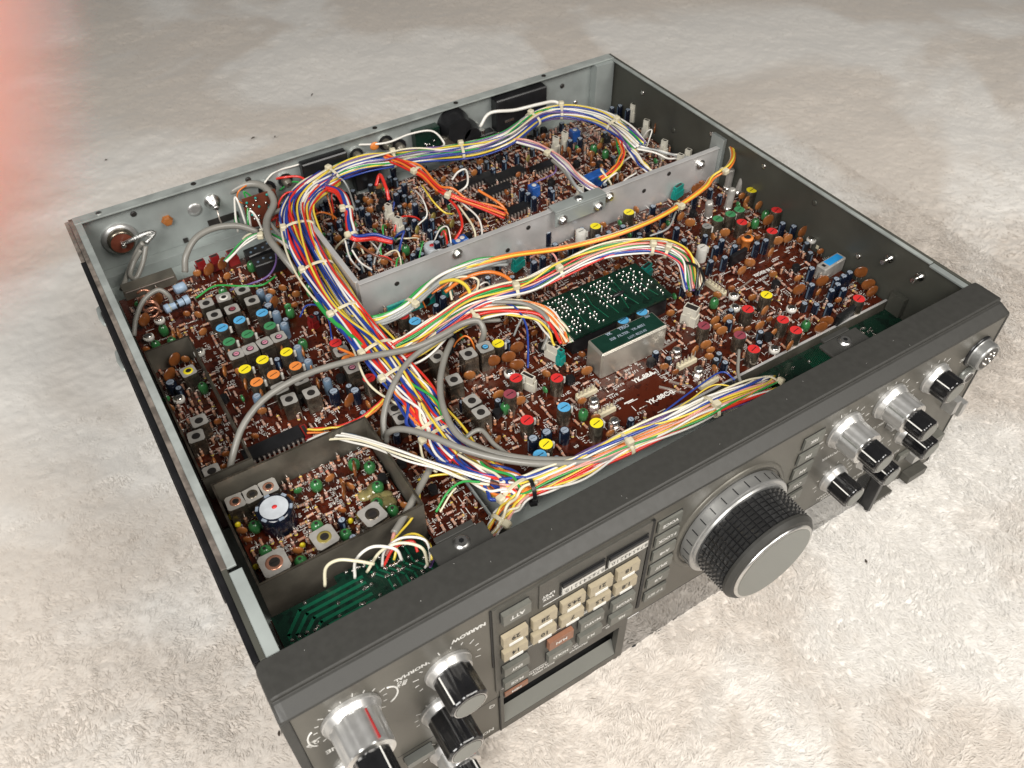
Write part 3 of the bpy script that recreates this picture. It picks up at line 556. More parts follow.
# shield boxes
def fence(name,pts,z0,z1,t,m,closed=True):
    b=MB(); n=len(pts)
    for i in range(n if closed else n-1):
        a=Vector((*pts[i],0)); c=Vector((*pts[(i+1)%n],0)); d=(c-a); L=d.length; an=math.atan2(d.y,d.x); b.T=Matrix.Translation(a)@Matrix.Rotation(an,4,'Z')
        b.box(-t*.5,L-t*.5-.02,-t/2,t/2,z0,z1-.003*i,M[m]); b.box(-t*.5,L-t*.5-.02,-t*.65,t*.65,z1+.02,z1+.25,M['can'])
    return b.build(name,radio)
fence('shield_fence',[(13.6,125.5),(13.6,65),(89.5,65),(89.5,125.5)],84,112,.8,'shield'); fence('shield_fence',[(11.2,134.5),(34.5,134.5),(34.5,234),(11.2,234)],90,108,.7,'shield')
b=MB(); b.box(90.4,120,41,43,88,100,M['shield']); b.box(118.4,119.2,43.1,136,84,92.5,M['floor']); b.build('shield_fence',radio)
# box contents
ZB=93.6
rows('coil_can','bo',mk_square('hole',11,4.2,'copper'),[(19.7,117,105),(35.5,117,105)],boxb,z=ZB); rows('coil_can','bg',mk_square('hole',11,4.2,'can'),[(27.7,116.8,105)],boxb,z=ZB)
rows('coil_can','bl1',mk_square('hole',11,6,'copper',hr=3.4),[(23.2,77,105)],boxb,z=ZB,r=7,rz=.1); rows('coil_can','bl2',mk_square('hole',9,5.5,'olive',hr=2.8),[(46.8,78.9,103)],boxb,z=ZB,r=7,rz=.1); rows('coil_can','bl3',mk_square('hole',9,5.5,'can',hr=2.8),[(70.1,78.6,103)],boxb,z=ZB,r=7,rz=.15)
def mk_big(b):
    b.lathe([(8.2,0),(8.4,.5),(8.4,11),(8.1,12.2),(6.8,12.5)],M['blue_e'],n=32); b.disc((0,0,12.6),6.5,M['paper'],32); b.ball((.3,.2,12.6),1.3,1.1,.5,M['rpaint'],10,6)
    for i in range(6): b.box(7.0,8.3,-1.2,1.2,12.2,12.7,M['etop'],rot=Matrix.Rotation(i*1.05+.6,4,'Z'))
place('variable_inductor','bigi',mk_big,*(33.4,103.2,108)[:2],boxb,z=ZB,r=9)
rows('film_capacitor','bead2',mk_bead('green',6,2.9),[(22.8,105.2,100),(22.3,89.9,100),(33.6,76.4,100),(47,89.9,100),(56.1,78.8,100),(55.8,112,100),(80.1,95.3,100),(75.5,86.6,100),(80,79.1,100),(76.3,114,100),(82,108.2,100)],boxb,z=ZB,r=3)
for q in ((14.8,117.2,97),(16.6,111.2,97),(37.6,84.9,97),(61.4,85.5,97),(15.9,85.6,97),(34.6,128.8,97)): place('tantalum_capacitor','yb',lambda b:b.ball((0,0,2),1.5,1.1,1.9,M['yel'],10,6),q[0],q[1],boxb,z=ZB,r=1.6)
rows('ceramic_capacitor','db',mk_disc('brown',4.2),[(64.9,99.5,99),(74.7,108.7,99)],boxb,z=ZB,r=3,rz=1.2)
b=MB(); q=(78.4,91.2,98)
for i in range(9): b.ball((q[0]+R_.uniform(-5,5),q[1]+R_.uniform(-6,6),94.5),R_.uniform(3,5),R_.uniform(3,5),R_.uniform(1.5,3.2),M['mosaic'],12,8)
b.build('wax_blob',boxb); OCC.append((q[0],q[1],6))

# --- right board
rows('coil_can','sqt',mk_square('hole',14,4,side='can'),[(157.1,142.3,106),(142.1,149.4,104)],ifb); rows('coil_can','sqb',mk_square('skyb',14,4,side='can'),[(167.1,141.9,106)],ifb)
rows('coil_can','sqh',mk_square('hole'),[(142.5,132.3,103),(143,114.4,103),(142.9,105.2,103),(107.5,123.4,101),(107.3,130.7,101)],ifb)
rows('tuning_coil','ry',mk_round('ypaint'),[(176,143.2,104),(187.6,68.2,103),(159,70.4,103),(326.8,94.9,103),(393.3,178.4,103),(283.2,201.6,103),(310.1,202.3,103)],ifb,rz=.2)
rows('tuning_coil','rr',mk_round('rpaint'),[(170.4,115.9,103),(159.6,88.3,103),(188.4,104.4,103),(289.7,65.6,103),(319.5,64.3,103),(319.6,74.4,103),(309.4,91.4,103),(368.7,64.2,103),(363.4,155.1,103),(391,152.9,103),(372.6,138,103),(142.7,191.4,103)],ifb,rz=.2)
rows('tuning_coil','rm',mk_round('mpaint'),[(161.7,107.9,103),(279.5,94.2,103),(290.9,77.8,103)],ifb,rz=.2)
rows('tuning_coil','rb',mk_round('skyb'),[(180,85.6,103),(152.8,66.3,103),(146.2,183.6,103),(244.5,121.9,103),(257.6,121.9,103)],ifb,rz=.2)
rows('tuning_coil','rg',mk_round('gpaint'),[(371.4,166.2,103),(363.3,165.5,103),(353.1,166,103)],ifb,rz=.2)
rows('tuning_coil','rw',mk_round('wpaint',10,3.3,'wpaint'),[(326.6,149.7,102),(273.4,203.3,102)],ifb); rows('tuning_coil','rgy',mk_round('greyp',9,3.2),[(344.2,165.8,101)],ifb)
rows('film_capacitor','fg',mk_bead('green',7,2.6),[(189.4,81.5,99),(303.5,111.4,99),(333.9,68.9,98),(389.5,159.4,99),(377.7,156.5,99),(157.9,106.7,98)],ifb,r=3)
rows('trimmer_capacitor','tr',mk_trimmer,[(172.6,126,99),(310,100.9,98),(336.5,82.9,98),(304.6,63.6,98),(394.1,123.6,98),(316.4,109.3,98)],ifb,r=3.4)
rows('board_stud','st',mk_stud,[(199.7,86.4,96),(200.2,69.3,96),(260.2,74.3,96),(259.9,92.2,96)],ifb,r=3.5)
rows('pin_header','h5',mk_header(5),[(200.3,93.8,94.6),(200.8,78.1,94.6),(259.5,83.1,94.6),(260.1,65.8,94.6)],ifb,r=6,rz=.02,jit=0); rows('pin_header','h6',mk_header(6),[(315,122.6,94.6)],ifb,r=6,rz=-1.5,jit=0); rows('pin_header','h5',mk_header(5),[(397.2,113.6,94.6)],ifb,r=6,rz=-1.5,jit=0)
rows('electrolytic_capacitor','eb',mk_elec('blue_e',9,2.8),[(156.7,78.3,101),(164.6,78.2,101),(172.7,74.3,101)],ifb,r=3)
rows('electrolytic_capacitor','ec',mk_elec('blue_e',10,2.2),[(372.6,84.3,102),(378.2,83.9,102),(383.8,84.4,102),(369,75.4,102),(362.5,78.5,102),(351.8,69.8,102),(367.7,99.1,102),(356.5,88.2,102),(385.5,141.4,102),(389,135.3,102),(357.3,134.8,102),(364.1,134.1,102),(333.5,145.3,102),(341.3,148.7,102),(343.9,139.8,102),(321.7,136.5,102),(331.4,134.9,102),(369.5,80.4,102)]+
 [(248.2,225.8,102),(255.4,213.7,102),(231.6,193.1,102),(238.8,194.2,102),(252.2,201,102),(261.9,192.4,102),(279.3,193.4,102),(287.5,193,102),(298.7,193.3,102),(305.6,188.9,102),(314.6,188.2,102),(329.3,190.4,102),(338.8,190.8,102),(325.9,173.3,102),(314.3,175.8,102),(312.6,165.9,102),(358.5,194.3,102),(328.2,200.3,102),(300,177.6,102),(321.6,161.3,102),(163.3,179,102),(153.4,179.4,102),(160.6,167,102),(170.3,201.4,102),(189.3,208.9,102),(169.8,194.3,102)],ifb,r=2.6)
rows('ceramic_capacitor','db',mk_disc('brown',4.2),[(169.2,137.4,98),(185.6,139.1,99),(177.8,135.3,99),(178.4,127.7,99),(367.9,89.9,98),(350.8,91.6,98),(385.2,67.5,98),(393.5,83.3,98),(337.2,61.4,98),(343.4,63.4,98),(388.2,73.1,98),(384.1,152,98),(369.4,204.2,98),(376.9,203.7,98),(356,145.6,98),(394,131.2,98)],ifb,r=3.3,rz=-.4,jit=.4)
rows('ceramic_capacitor','dt',mk_disc('brown2',3.2),[(153.3,135.3,98),(159.1,115,98),(166.2,105.5,98),(208,104.6,98),(292,98.1,98),(289.7,89.7,98),(299.3,95.5,98),(274.7,85.9,98),(266.6,85.5,98),(310.4,81.4,98),(321.7,89.3,98),(312.9,60.6,98),(374.8,133.5,98),(381.6,131.7,98),(362.6,127,98),(340.4,186,98),(341.1,177.8,98),(305.1,168.5,98),(289.2,188.5,98),(271.2,190.3,98),(352.7,157.7,98),(344.9,126.6,98),(335.5,123.4,98),(391.3,168,98),(388.7,176.5,98)],ifb,r=2.2,rz=-.3,jit=.6)
for q,ry,rx in (((392.7,198.8,106),0,0),((395.1,191.5,106),.25,0),((376.8,180.9,106),.05,0),((360.5,181.4,104),-.3,.2)): place('crystal','cr',mk_crystal,q[0],q[1],ifb,r=3,ry=ry,rx=rx)
place('ring_inductor','orr',lambda b:(b.lathe([(2.6,0),(2.8,7),(3.8,7.5),(3.9,9),(2.4,9.2)],M['opaint'],n=18),b.disc((0,0,9.25),2.3,M['hole'],16)),*(357.7,143.4,101)[:2],ifb,r=4)
for q,l in (((357.7,62.2,98),8),((343.7,135.5,99),7),((237.2,111.5,92),0)):
    if l: place('hybrid_module','hm%d'%l,(lambda l:(lambda b:b.box(-l,l,-1.2,1.2,.8,8.5,M['black'],ch=.2)))(l),q[0],q[1],ifb,r=6,rz=.12)
b=MB(); q=(383.4,98.2,102); b.T=Matrix.Translation((q[0],q[1],0))@Matrix.Rotation(.1,4,'Z'); b.box(-10,10,-3.5,3.5,92,101.5,M['cantop'],ch=.8); b.box(-5,8,-2.4,2.4,101.52,101.6,M['lbl']); b.box(-8.5,-6.5,-1.2,1.2,101.52,101.6,M['black']); b.build('crystal_filter',ifb); OCC.append((q[0],q[1],9))
# sideband filter can
fx0,fx1,fy0,fy1=213.5,257.5,99.5,113.5
b=MB(); b.box(fx0,fx1,fy0,fy1,92,110,M['tin'],ch=.9); o=b.build('sideband_filter',ifb,bevel=.5)
b=MB(); b.box(fx0+1.2,fx1-1.2,fy0+1.2,fy1-1.2,110.02,110.12,M['darkgreen'])
T=lambda x,y,z: Matrix.Translation((x,y,z))
text(b,'TRIO',3.0,M['etop'],T(236,111,110.15),.04); text(b,'SSB  FILTER   YK-88S1',2.5,M['etop'],T(235.5,106.8,110.15),.02); text(b,'LOT: 8223.05',2.2,M['etop'],T(239,102.8,110.15),.02); text(b,'3B0',2.2,M['etop'],T(252,111,110.15),.02); text(b,'YK',2.6,M['etop'],T(226,111,110.15),.05)
b.build('filter_label',o); OCC+= [(220,106,8),(228,106,8),(236,106,8),(244,106,8),(252,106,8)]
b=MB(); b.box(257.6,260,104,104.6,92,96,M['lead']); b.build('filter_tab',ifb)
# daughter board with solder blobs
dz=106; gx0,gx1,gy0,gy1=211,279,121.5,156
b=MB(); b.box(gx0,gx1,gy0,gy1,dz-1.6,dz,M['gpcb'])
for i in range(9): b.tube([(gx0+5+i*7,gy0+4,dz+.02),(gx0+5+i*7+R_.uniform(-3,3),gy0+12+R_.uniform(-2,6),dz+.02),(gx0+8+i*6.5,gy1-4,dz+.02)],.4,M['gtrace'],4)
db=b.build('daughter_board',ifb,bevel=.15)
b=MB(); k=0; sp=[]
for row in range(11):
    for c_ in range(24):
        x=gx0+3.5+c_*2.65+R_.uniform(-.5,.5); y=gy0+3.5+row*2.75+R_.uniform(-.4,.4)
        blk=(c_ in (8,9,16,17) and row<9) or R_.random()<.30 or (row<3 and 9<c_<23)
        if not blk and x<gx1-2 and y<gy1-2: b.ball((x,y,dz+.15),.78,.72,.95,M['silver'],8,5)
b.build('solder_joints',db)['kind']='stuff'
b=MB(); b.box(gx0+1,gx1-2,gy0+1.5,gy1-2,92,dz-4,M['black']); b.build('daughter_board_parts',db); 
for i in range(8):
    for j in range(4): OCC.append((gx0+4+i*8.6,gy0+4+j*9,6))
place('resistor_lead','dpl',lambda b:b.lathe([(.8,-4),(1.2,-3),(1.2,3),(.8,4)],M['black'],axis='x',n=10),252,137,ifb,z=107.5,rz=.05); 
place('wire_plug','wtab',mk_conn('ivory',4,3,6),*(275.7,131.8,99)[:2],ifb,r=3)
# text silkscreen and tracks drawn on the board
b=MB()
text(b,'YK-88A-1',4.2,M['white'],T(*(235.9,88.5,92)[:2],92.06),.03); text(b,'YK-88C-1',4.2,M['white'],T(*(233,72.1,92)[:2],92.06),.03); text(b,'NOISE BLK',3.2,M['white'],T(*(351.6,119.7,92)[:2],92.06),.03); text(b,'UNIT',2.8,M['white'],T(*(345.9,115.4,92)[:2],92.06),.02)
for k in range(16):
    q=(224.6,79.1,92); x=q[0]+R_.uniform(-25,45); y=q[1]+R_.uniform(-18,10); b.box(x,x+R_.uniform(3,9),y,y+.4,92.02,92.08,M['white'])
for k in range(16):
    q=(353.4,120.8,92); x=q[0]+R_.uniform(-25,32); y=q[1]+R_.uniform(-20,16); b.box(x,x+R_.uniform(2,8),y,y+.4,92.02,92.08,M['white'])
for q,a,l in (((261.3,101,92),.1,14),((310.2,79.4,92),-.3,14),((247.5,74,92),-.9,12),((241.1,72.9,92),-.9,14),((333.3,116.8,92),.2,16)):
    b.T=Matrix.Translation((q[0],q[1],92.1))@Matrix.Rotation(a,4,'Z'); b.box(-l/2,l/2,-.45,.45,0,.5,M['lead']); b.T=Matrix.Identity(4)
b.build('silkscreen',ifb)
# leave the labelled areas open
for q in ((235.9,85,92),(227.7,83.2,92),(233.9,72.3,92),(225.5,67.6,92),(217.1,78,92),(234.3,64.5,92)): OCC.append((q[0],q[1],7.5))
for q in ((353.4,120.8,92),(369.6,124.5,92),(336.6,120.3,92),(369.8,116.2,92),(353.8,129.9,92)): OCC.append((q[0],q[1],6.5))
for q in ((375.3,130.5,92),(209.4,72.1,92),(246.8,65,92)): OCC.append((q[0],q[1],5))
for q in ((35.4,221.5,92),(34.1,200.2,92),(33.9,183.5,92),(35.6,240,92),(66.4,298.8,92),(93.4,227.7,92),(94.3,212.2,92),(55.6,294.4,92),(32.5,168.4,92)): OCC.append((q[0],q[1],4.0))
# connectors
rows('wire_plug','iv',mk_conn('ivory',6,9,12),[(283.1,108.9,104)],ifb,r=6,rz=.4); rows('wire_plug','iv2',mk_conn('ivory',9,3.8,10),[(177.3,115.1,102),(201.1,127,102)],ifb,r=5,rz=1.9)
rows('wire_plug','tl',mk_conn('teal',9,4,9),[(312.1,142.7,102),(227.1,204.1,102),(287.6,155,102),(358.7,210.9,102)],ifb,r=5,rz=.3); rows('wire_plug','tl2',mk_conn('teal',4,4,10),[(202.5,121.4,102)],ifb,r=3,rz=.3)
b=MB(); q=(158.7,203.8,98); b.T=Matrix.Translation((q[0],q[1],0)); b.box(-20,22,-.8,.8,92,102,M['teal']); b.build('daughter_board',ifb)

# --- rear digital/control board contents
ZT=91.5
for q,n_,rz in (((251.5,298.7,95),12,.06),((256.8,280.7,95),10,.06),((272.2,292.7,95),14,.06),((260.4,254.6,95),10,.06),((236.3,266.1,95),9,.06),((302.6,288.3,95),9,.06)):
    if free(q[0],q[1],4): place('integrated_circuit','dip%d'%n_,mk_dip(n_),q[0],q[1],tray,z=ZT,rz=rz,r=5); OCC.append((q[0]-9,q[1],4.5)); OCC.append((q[0]+9,q[1],4.5))
rows('wire_plug','iv3',mk_conn('ivory',4,5,14),[(182,290.4,105),(181.1,274.1,105),(319.9,300.7,107),(329.2,302.9,107),(395.4,308.4,107),(388.9,284.4,107),(298.6,240.2,101),(381.9,255.1,101),(379.6,234.7,101),(388.4,236.7,101)],tray,z=ZT,r=3.4,rz=.4)
rows('trimmer_potentiometer','pb',lambda b:(b.box(-3.2,3.2,-3.2,3.2,0,8,M['blue_d'],ch=.3),b.lathe([(1.6,8),(1.6,8.4),(1,8.5)],M['wpaint'],n=12)),[(278.5,265.5,102),(208.6,240.7,100),(407.3,305.4,100),(377,281.2,101),(343,309.9,101),(204.9,239.4,100)],tray,z=ZT,r=4)
place('relay','brl',lambda b:b.box(-10,10,-3.5,3.5,0,9,M['blue_d'],ch=.4),*(319.5,253.3,99)[:2],tray,z=ZT,r=8,rz=.1)
rows('film_capacitor','lm',mk_bead('lime',6,2.2),[(325.8,253.7,99),(331.1,251.7,99),(343.9,258.5,99),(399.3,265.9,99)],tray,z=ZT,r=2.4)
rows('film_capacitor','fg',mk_bead('green',7,2.6),[(343.8,287,99),(347,276.9,99),(203.6,259.3,99),(175.2,253.9,99)],tray,z=ZT,r=3)
rows('tantalum_capacitor','ol',mk_disc('olive',3),[(295.5,299.5,98),(352.9,289.6,98),(205.6,274,98),(212.3,260.6,98),(190.3,267,98),(203.3,253.6,98)],tray,z=ZT,r=2.6,rz=.6)
rows('electrolytic_capacitor','ec',mk_elec('blue_e',10,2.2),[(267.4,263.1,101),(268.2,257,101),(269,250.9,101),(167.9,301.5,100),(168.4,293.2,100),(199.2,286.7,100),(197.5,269.3,100),(329.9,297.2,100),(337.5,295.6,100),(383.3,318.8,101),(390.2,318,101),(391.6,309.8,101),(191.9,242.8,100),(197.3,235.8,100),(193.9,303.8,100),(203.7,311.6,100),(206.2,333.4,100),(224.2,289.9,100)],tray,z=ZT,r=2.6)
rows('ceramic_capacitor','db',mk_disc('brown',4.2),[(322.9,286.9,97),(320.4,293.3,97),(333.7,275.2,97),(395.7,282.1,98),(331.6,246.3,97),(334.7,241.3,97)],tray,z=ZT,r=3,rz=.8)
def mk_vol(b): b.lathe([(5.5,0),(5.5,5),(5,5.8)],M['paper'],n=24); b.ball((0,0,6),2,1.6,.5,M['rpaint'],8,5); b.ball((2.4,-1,6),1.2,1,.5,M['rpaint'],8,5)
place('ring_inductor','pp',mk_vol,*(190.3,246.6,99)[:2],tray,z=ZT,r=6)

# --- rear panel fittings (seen from inside)
b=MB(); q=(25,338.1,112); x,z=25.5,110
b.lathe([(10.5,0),(10.5,1.2),(8.8,2.4),(8.4,2.6)],M['ring'],(x,340.9,z),'y',32); b.lathe([(8.0,2.6),(7.6,6),(6.8,6.2)],M['can'],(x,340.9,z),'y',32); b.disc((x,334.6,z),6.6,M['bakel'],28,'y'); b.lathe([(1.5,6.2),(1.5,10),(1.1,10.4)],M['silver'],(x,340.9,z),'y',10); so=b.build('antenna_socket',radio)
b=MB(); b.lathe([(3.6,0),(3.6,.8),(2.9,.9),(2.9,3),(2.2,3.2)],M['brown2'],(55,340.9,112),'y',6,smooth=False); b.build('ground_nut',radio)
b=MB(); b.lathe([(5,0),(5,1.0),(3.4,1.2),(3.4,5.5),(1.7,5.6),(1.7,9.5),(1.2,9.8)],M['chrome'],(84.5,340.9,115),'y',16); b.lathe([(4.5,0),(4.3,.6),(2,.7)],M['ring'],(73,340.9,113),'y',16); b.tube([(84.5,332,114),(84,330,108),(85,329,100)],.5,M['lead'],5); b.build('phono_jack',radio)
b=MB(); b.box(78,98,340.2,340.9,98,102.5,M['hole']); b.box(60,63,340.1,340.9,92.5,95.5,M['hole']); b.build('panel_slot',radio)
for (x0,x1,z0,z1,d,m) in ((144,176,104,124,7,'black'),(226,245,101,121,7,'gpcb'),(290,333,103,127,9,'black')):
    b=MB(); b.box(x0,x1,340.9-d,340.8,z0,z1,M[m],ch=.8 if m=='black' else 0)
    if m=='black': b.box(x0+6,x0+14,340.9-d-.6,340.9-d-.1,z0+6,z0+8,M['silver'])
    else: [b.ball((x0+3+R_.uniform(0,14),340.9-d-.2,z0+3+R_.uniform(0,8)),.8,.8,.8,M['silver'],8,5) for _ in range(14)]
    b.build('rear_socket',radio,bevel=.4)
for x,z,r in ((258,116,12),(268,108,9)):
    b=MB(); b.lathe([(r,0),(r,4),(r*.8,8),(r*.75,12)],M['black'],(x,340.9,z),'y',28); b.build('round_rear_socket',radio)
for x,z,r in ((184,116,5),(206,118,5.5),(193,110,4),(215,112,6),(133,114,5),(120,112,6)):
    b=MB(); b.lathe([(r,0),(r,1.4),(r*.6,1.6),(r*.6,6),(r*.3,8)],M['can'],(x,340.9,z),'y',14,mats=[M['chrome'],M['black'],M['shield'],M['shield'],M['silver']]); b.build('rear_jack',radio)
b=MB(); b.box(100,122,327,328.2,96,118,M['bakel']); 
for _ in range(26): b.ball((100+R_.uniform(0,22),326.6,97+R_.uniform(0,20)),.9,.7,.9,M[R_.choice(['silver','silver','teal','black'])],8,5)
b.build('terminal_board',radio)
b=MB(); b.ball((196,335,121),3.4,1.2,3,M['opaint'],12,8); b.build('rear_ceramic_capacitor',radio)

# --- divider tray
b=MB(); b.box(127.5,392.5,212.8,214.6,85,117,M['alu']); b.box(127.5,392.6,211.9,215.6,117.02,117.5,M['alu']); b.box(126.4,128.6,215.7,304,85,116.9,M['alu']); b.box(125.8,128.9,215.8,304,116.95,117.4,M['alu'])
div=b.build('divider_wall',radio,bevel=.3)
b=MB(); b.box(257,295,208,216.5,118,119.4,M['steel']); b.box(257,295,208,209.2,108,118,M['steel']); br=b.build('mounting_bracket',radio,bevel=.4)
b=MB(); screw(b,(277,212.5,119.4),2.8); b.build('screw',br)
for q in ((262,207.9,112),(289,207.9,112),(301,212.6,112),(377,212.6,110),(190,212.6,113)):
    b=MB(); screw(b,q,2.3,'y'); b.build('screw',div)
b=MB(); b.box(392.7,395.5,210,222,90,124,M['steel']); b.build('divider_bracket',radio,bevel=.3)

# --- front green boards
g=MB(); gz=106
g.T=Matrix.Translation((0,0,0)); g.box(12.5,82,26,52,gz-1.6,gz,M['gpcb']); g.box(42,82,52.01,56,gz-1.6,gz,M['gpcb'])
for i in range(5):
    o_=i*3.0; P=[(16+o_,27,gz+.05),(16+o_,41-o_*.2-1.0*i,gz+.05),(24+o_*.6,49-o_*1.05,gz+.05),(52,49.5-o_*1.05,gz+.05)]
    for a,c in zip(P[:-1],P[1:]):
        a=Vector(a);c=Vector(c);d=c-a; T0=g.T; g.T=Matrix.Translation(a)@Matrix.Rotation(math.atan2(d.y,d.x),4,'Z'); g.box(-.5,d.length+.5,-.75,.75,0,.08+.004*i,M['gtrace']); g.T=T0
for i in range(6):
    x=56+i*3.6
    for a,c in (((x,54),(x,50-i)),((x,50-i),(x+5,43-i)),((x+5,43-i),(x+5,30))):
        d=Vector((c[0]-a[0],c[1]-a[1],0)); T0=g.T; g.T=Matrix.Translation((a[0],a[1],gz+.16))@Matrix.Rotation(math.atan2(d.y,d.x),4,'Z'); g.box(-.2,d.length+.2,-.45,.45,0,.06+.003*i,M['gtrace']); g.T=T0
gb=g.build('front_circuit_board',radio)
g=MB()
for i in range(60):
    x=R_.choice([R_.uniform(50,80),R_.uniform(15,80)]); y=R_.choice([55.0,54.0,48,44,38]) + R_.uniform(-.6,.6)
    if x<42: y=min(y,51)
    g.lathe([(1.0,0),(1.0,.15),(.5,.6)],M['silver'],(x,y,gz+.05),'z',8)
g.build('solder_joints',gb)['kind']='stuff'
g=MB(); g.box(262,392,25,59,86,88,M['gpcb']); g.box(150,392,60.2,61.4,84,93.4,M['shield']); g.box(150,392,60.1,61.5,93.45,93.8,M['alu']); g.box(391,394.6,50,59.5,88.1,101,M['darkside']); 
for i in range(26): x=262+i*1.1+ (44 if i>12 else 0); g.tube([(x,40,88.1),(x,48,88.1),(x+3,57,88.1)],.3,M['gtrace'],4)
gb2=g.build('front_circuit_board',radio)
g=MB()
for i in range(70): 
    x=R_.choice([R_.uniform(345,372),R_.uniform(345,372),R_.uniform(265,330)]); g.lathe([(.8,0),(.8,.2),(.4,.8)],M['silver'],(x,R_.uniform(44,57) if x>340 else 52+R_.uniform(-1.5,1.5),88.05),'z',8)
g.build('solder_joints',gb2)['kind']='stuff'
b=MB(); b.lathe([(9,0),(9,8),(7,8.4)],M['knobblack'],(262,56,92),'y',24); b.box(255,258,40,50,88,99,M['ivory']); b.build('dial_motor',radio)

# --- dense small components on every board
def inpoly(x,y,P):
    c=False;j=len(P)-1
    for i in range(len(P)):
        if (P[i][1]>y)!=(P[j][1]>y) and x<(P[j][0]-P[i][0])*(y-P[i][1])/(P[j][1]-P[i][1])+P[i][0]: c=not c
        j=i
    return c
GRID={}
def gfree(x,y,r):
    gx,gy=int(x//8),int(y//8)
    for i in (gx-1,gx,gx+1):
        for j in (gy-1,gy,gy+1):
            for (a,b_,c) in GRID.get((i,j),()):
                if (a-x)**2+(b_-y)**2<(c+r)**2*.9: return False
    return True
def gadd(x,y,r): GRID.setdefault((int(x//8),int(y//8)),[]).append((x,y,r))
for (a,b_,c) in OCC:
    if c<=4.2: gadd(a,b_,c*.85)
    else:
        k=max(2,int(c/2.5))
        for i in range(-k,k+1):
            for j in range(-k,k+1):
                dx,dy=i*c/k,j*c/k
                if dx*dx+dy*dy<=c*c*.8: gadd(a+dx,b_+dy,1.6)
PROTO={}
def proto(key,mk):
    if key not in PROTO: b=MB(); mk(b); PROTO[key]=b
    return PROTO[key]
def stamp(dst,src,x,y,z,rz):
    T=Matrix.Translation((x,y,z))@Matrix.Rotation(rz,4,'Z'); k=len(dst.v); dst.v.extend([T@v for v in src.v])
    mm=[dst.mat(m) for m in src.ms]
    for f,mi,s_ in zip(src.f,src.mi,src.sm): dst.f.append([k+a for a in f]); dst.mi.append(mm[mi]); dst.sm.append(s_)
NIND={'resistor':0,'ceramic_capacitor':COUNT.get('ceramic_capacitor',0),'electrolytic_capacitor':COUNT.get('electrolytic_capacitor',0),'transistor':0,'film_capacitor':COUNT.get('film_capacitor',0)}
def populate(parent,P,z,n,mix,near=None):
    rest=MB(); silk=MB(); xs_=[p[0] for p in P]; ys_=[p[1] for p in P]; done=0
    pool=[('resistor','r%d'%i,mk_res(i),2.3 if i<4 else 1.5,mix[0] if i<4 else mix[1]) for i in range(8)]
    pool+=[('ceramic_capacitor','dsm',mk_disc('brown',2.2),2.0,mix[2]),('ceramic_capacitor','dsm2',mk_disc('brown2',2.6),2.2,mix[2]),('electrolytic_capacitor','esm',mk_elec('blue_e',7,2.0),2.2,mix[3]),('electrolytic_capacitor','esb',mk_elec('black_e',6,2.0),2.2,mix[3]*.5),('transistor','tra',mk_tr,2.4,mix[4]),('film_capacitor','gsm',mk_disc('green',2.2),2.0,mix[5])]
    wts=[p[4] for p in pool]
    for _ in range(n):
        x=R_.uniform(min(xs_),max(xs_)); y=R_.uniform(min(ys_),max(ys_))
        if not inpoly(x,y,P): continue
        nm,kk,mk,r,_w=R_.choices(pool,wts)[0]; rz=R_.choice([0,math.pi/2,math.pi/2])+R_.uniform(-.12,.12)
        if nm=='ceramic_capacitor': rz=R_.choice([-.5,-.3,-.7,0,1.57])+R_.uniform(-.3,.3)
        if not gfree(x,y,r): continue
        gadd(x,y,r*.85); done+=1
        lim=96
        if nm!='resistor' or R_.random()<.12:
            if NIND[nm]<lim:
                NIND[nm]+=1; place(nm,'p'+kk,mk,x,y,parent,z=z,rz=rz,r=0.1); continue
        stamp(rest,proto(kk,mk),x,y,z,rz)
    # white component outlines and short legends printed between the parts
    for _ in range(int(n*.8)):
        x=R_.uniform(min(xs_),max(xs_)); y=R_.uniform(min(ys_),max(ys_))
        if not inpoly(x,y,P) or not gfree(x,y,.2): continue
        t=R_.random(); zz=z+.05
        if t<.55:
            w_=0
            vert=R_.random()<.5
            for k in range(R_.randint(2,4)):
                hh=R_.uniform(1.2,1.8)
                for (dx0,dx1,dy0,dy1) in R_.choice([((0,.34,0,hh),(0,1.0,hh-.34,hh)),((0,.34,0,hh),(.7,1.0,0,hh),(0,1.0,0,.34)),((0,1.0,0,.34),(0,.34,0,hh),(0,1.0,hh/2,hh/2+.3)),((.3,.64,0,hh),)]):
                    if vert: silk.box(x-dy1,x-dy0,y+w_+dx0,y+w_+dx1,zz,zz+.02,M['white'])
                    else: silk.box(x+w_+dx0,x+w_+dx1,y+dy0,y+dy1,zz,zz+.02,M['white'])
                w_+=1.4
        elif t<.8: 
            l=R_.uniform(1.5,5)
            if R_.random()<.5: silk.box(x,x+l,y,y+.38,zz,zz+.02,M['white'])
            else: silk.box(x,x+.38,y,y+l,zz,zz+.02,M['white'])
        elif t<.9:
            l=R_.uniform(2.5,6); rz=R_.choice([0,1.57])
            d=Vector((math.cos(rz),math.sin(rz),0)); p=Vector((x,y,z)); rest.tube([p,p+Vector((0,0,1.1)),p+d*l+Vector((0,0,1.1)),p+d*l],.28,M['lead'],4)
        else: rest.ball((x,y,z+.3),.6,.6,.5,M['lead'],6,4)
    o=rest.build('small_components',parent,recalc=False); o['kind']='stuff'; silk.build('silkscreen',parent,recalc=False)
    return done
populate(ifb,[(134,63),(391,63),(391,210),(134,210)],Z0,2500,(3.4,.9,1.5,1.2,.8,.3))
populate(rf,[(11,136),(33.6,136),(33.6,232),(11,232)],Z0,330,(2,2,1.5,.8,.8,.3))
populate(rf,[(36,127),(127,127),(127,304),(100,304),(60,304),(12,304),(12,236),(36,236)],Z0,1000,(3.0,.5,1.2,.45,.4,.3))
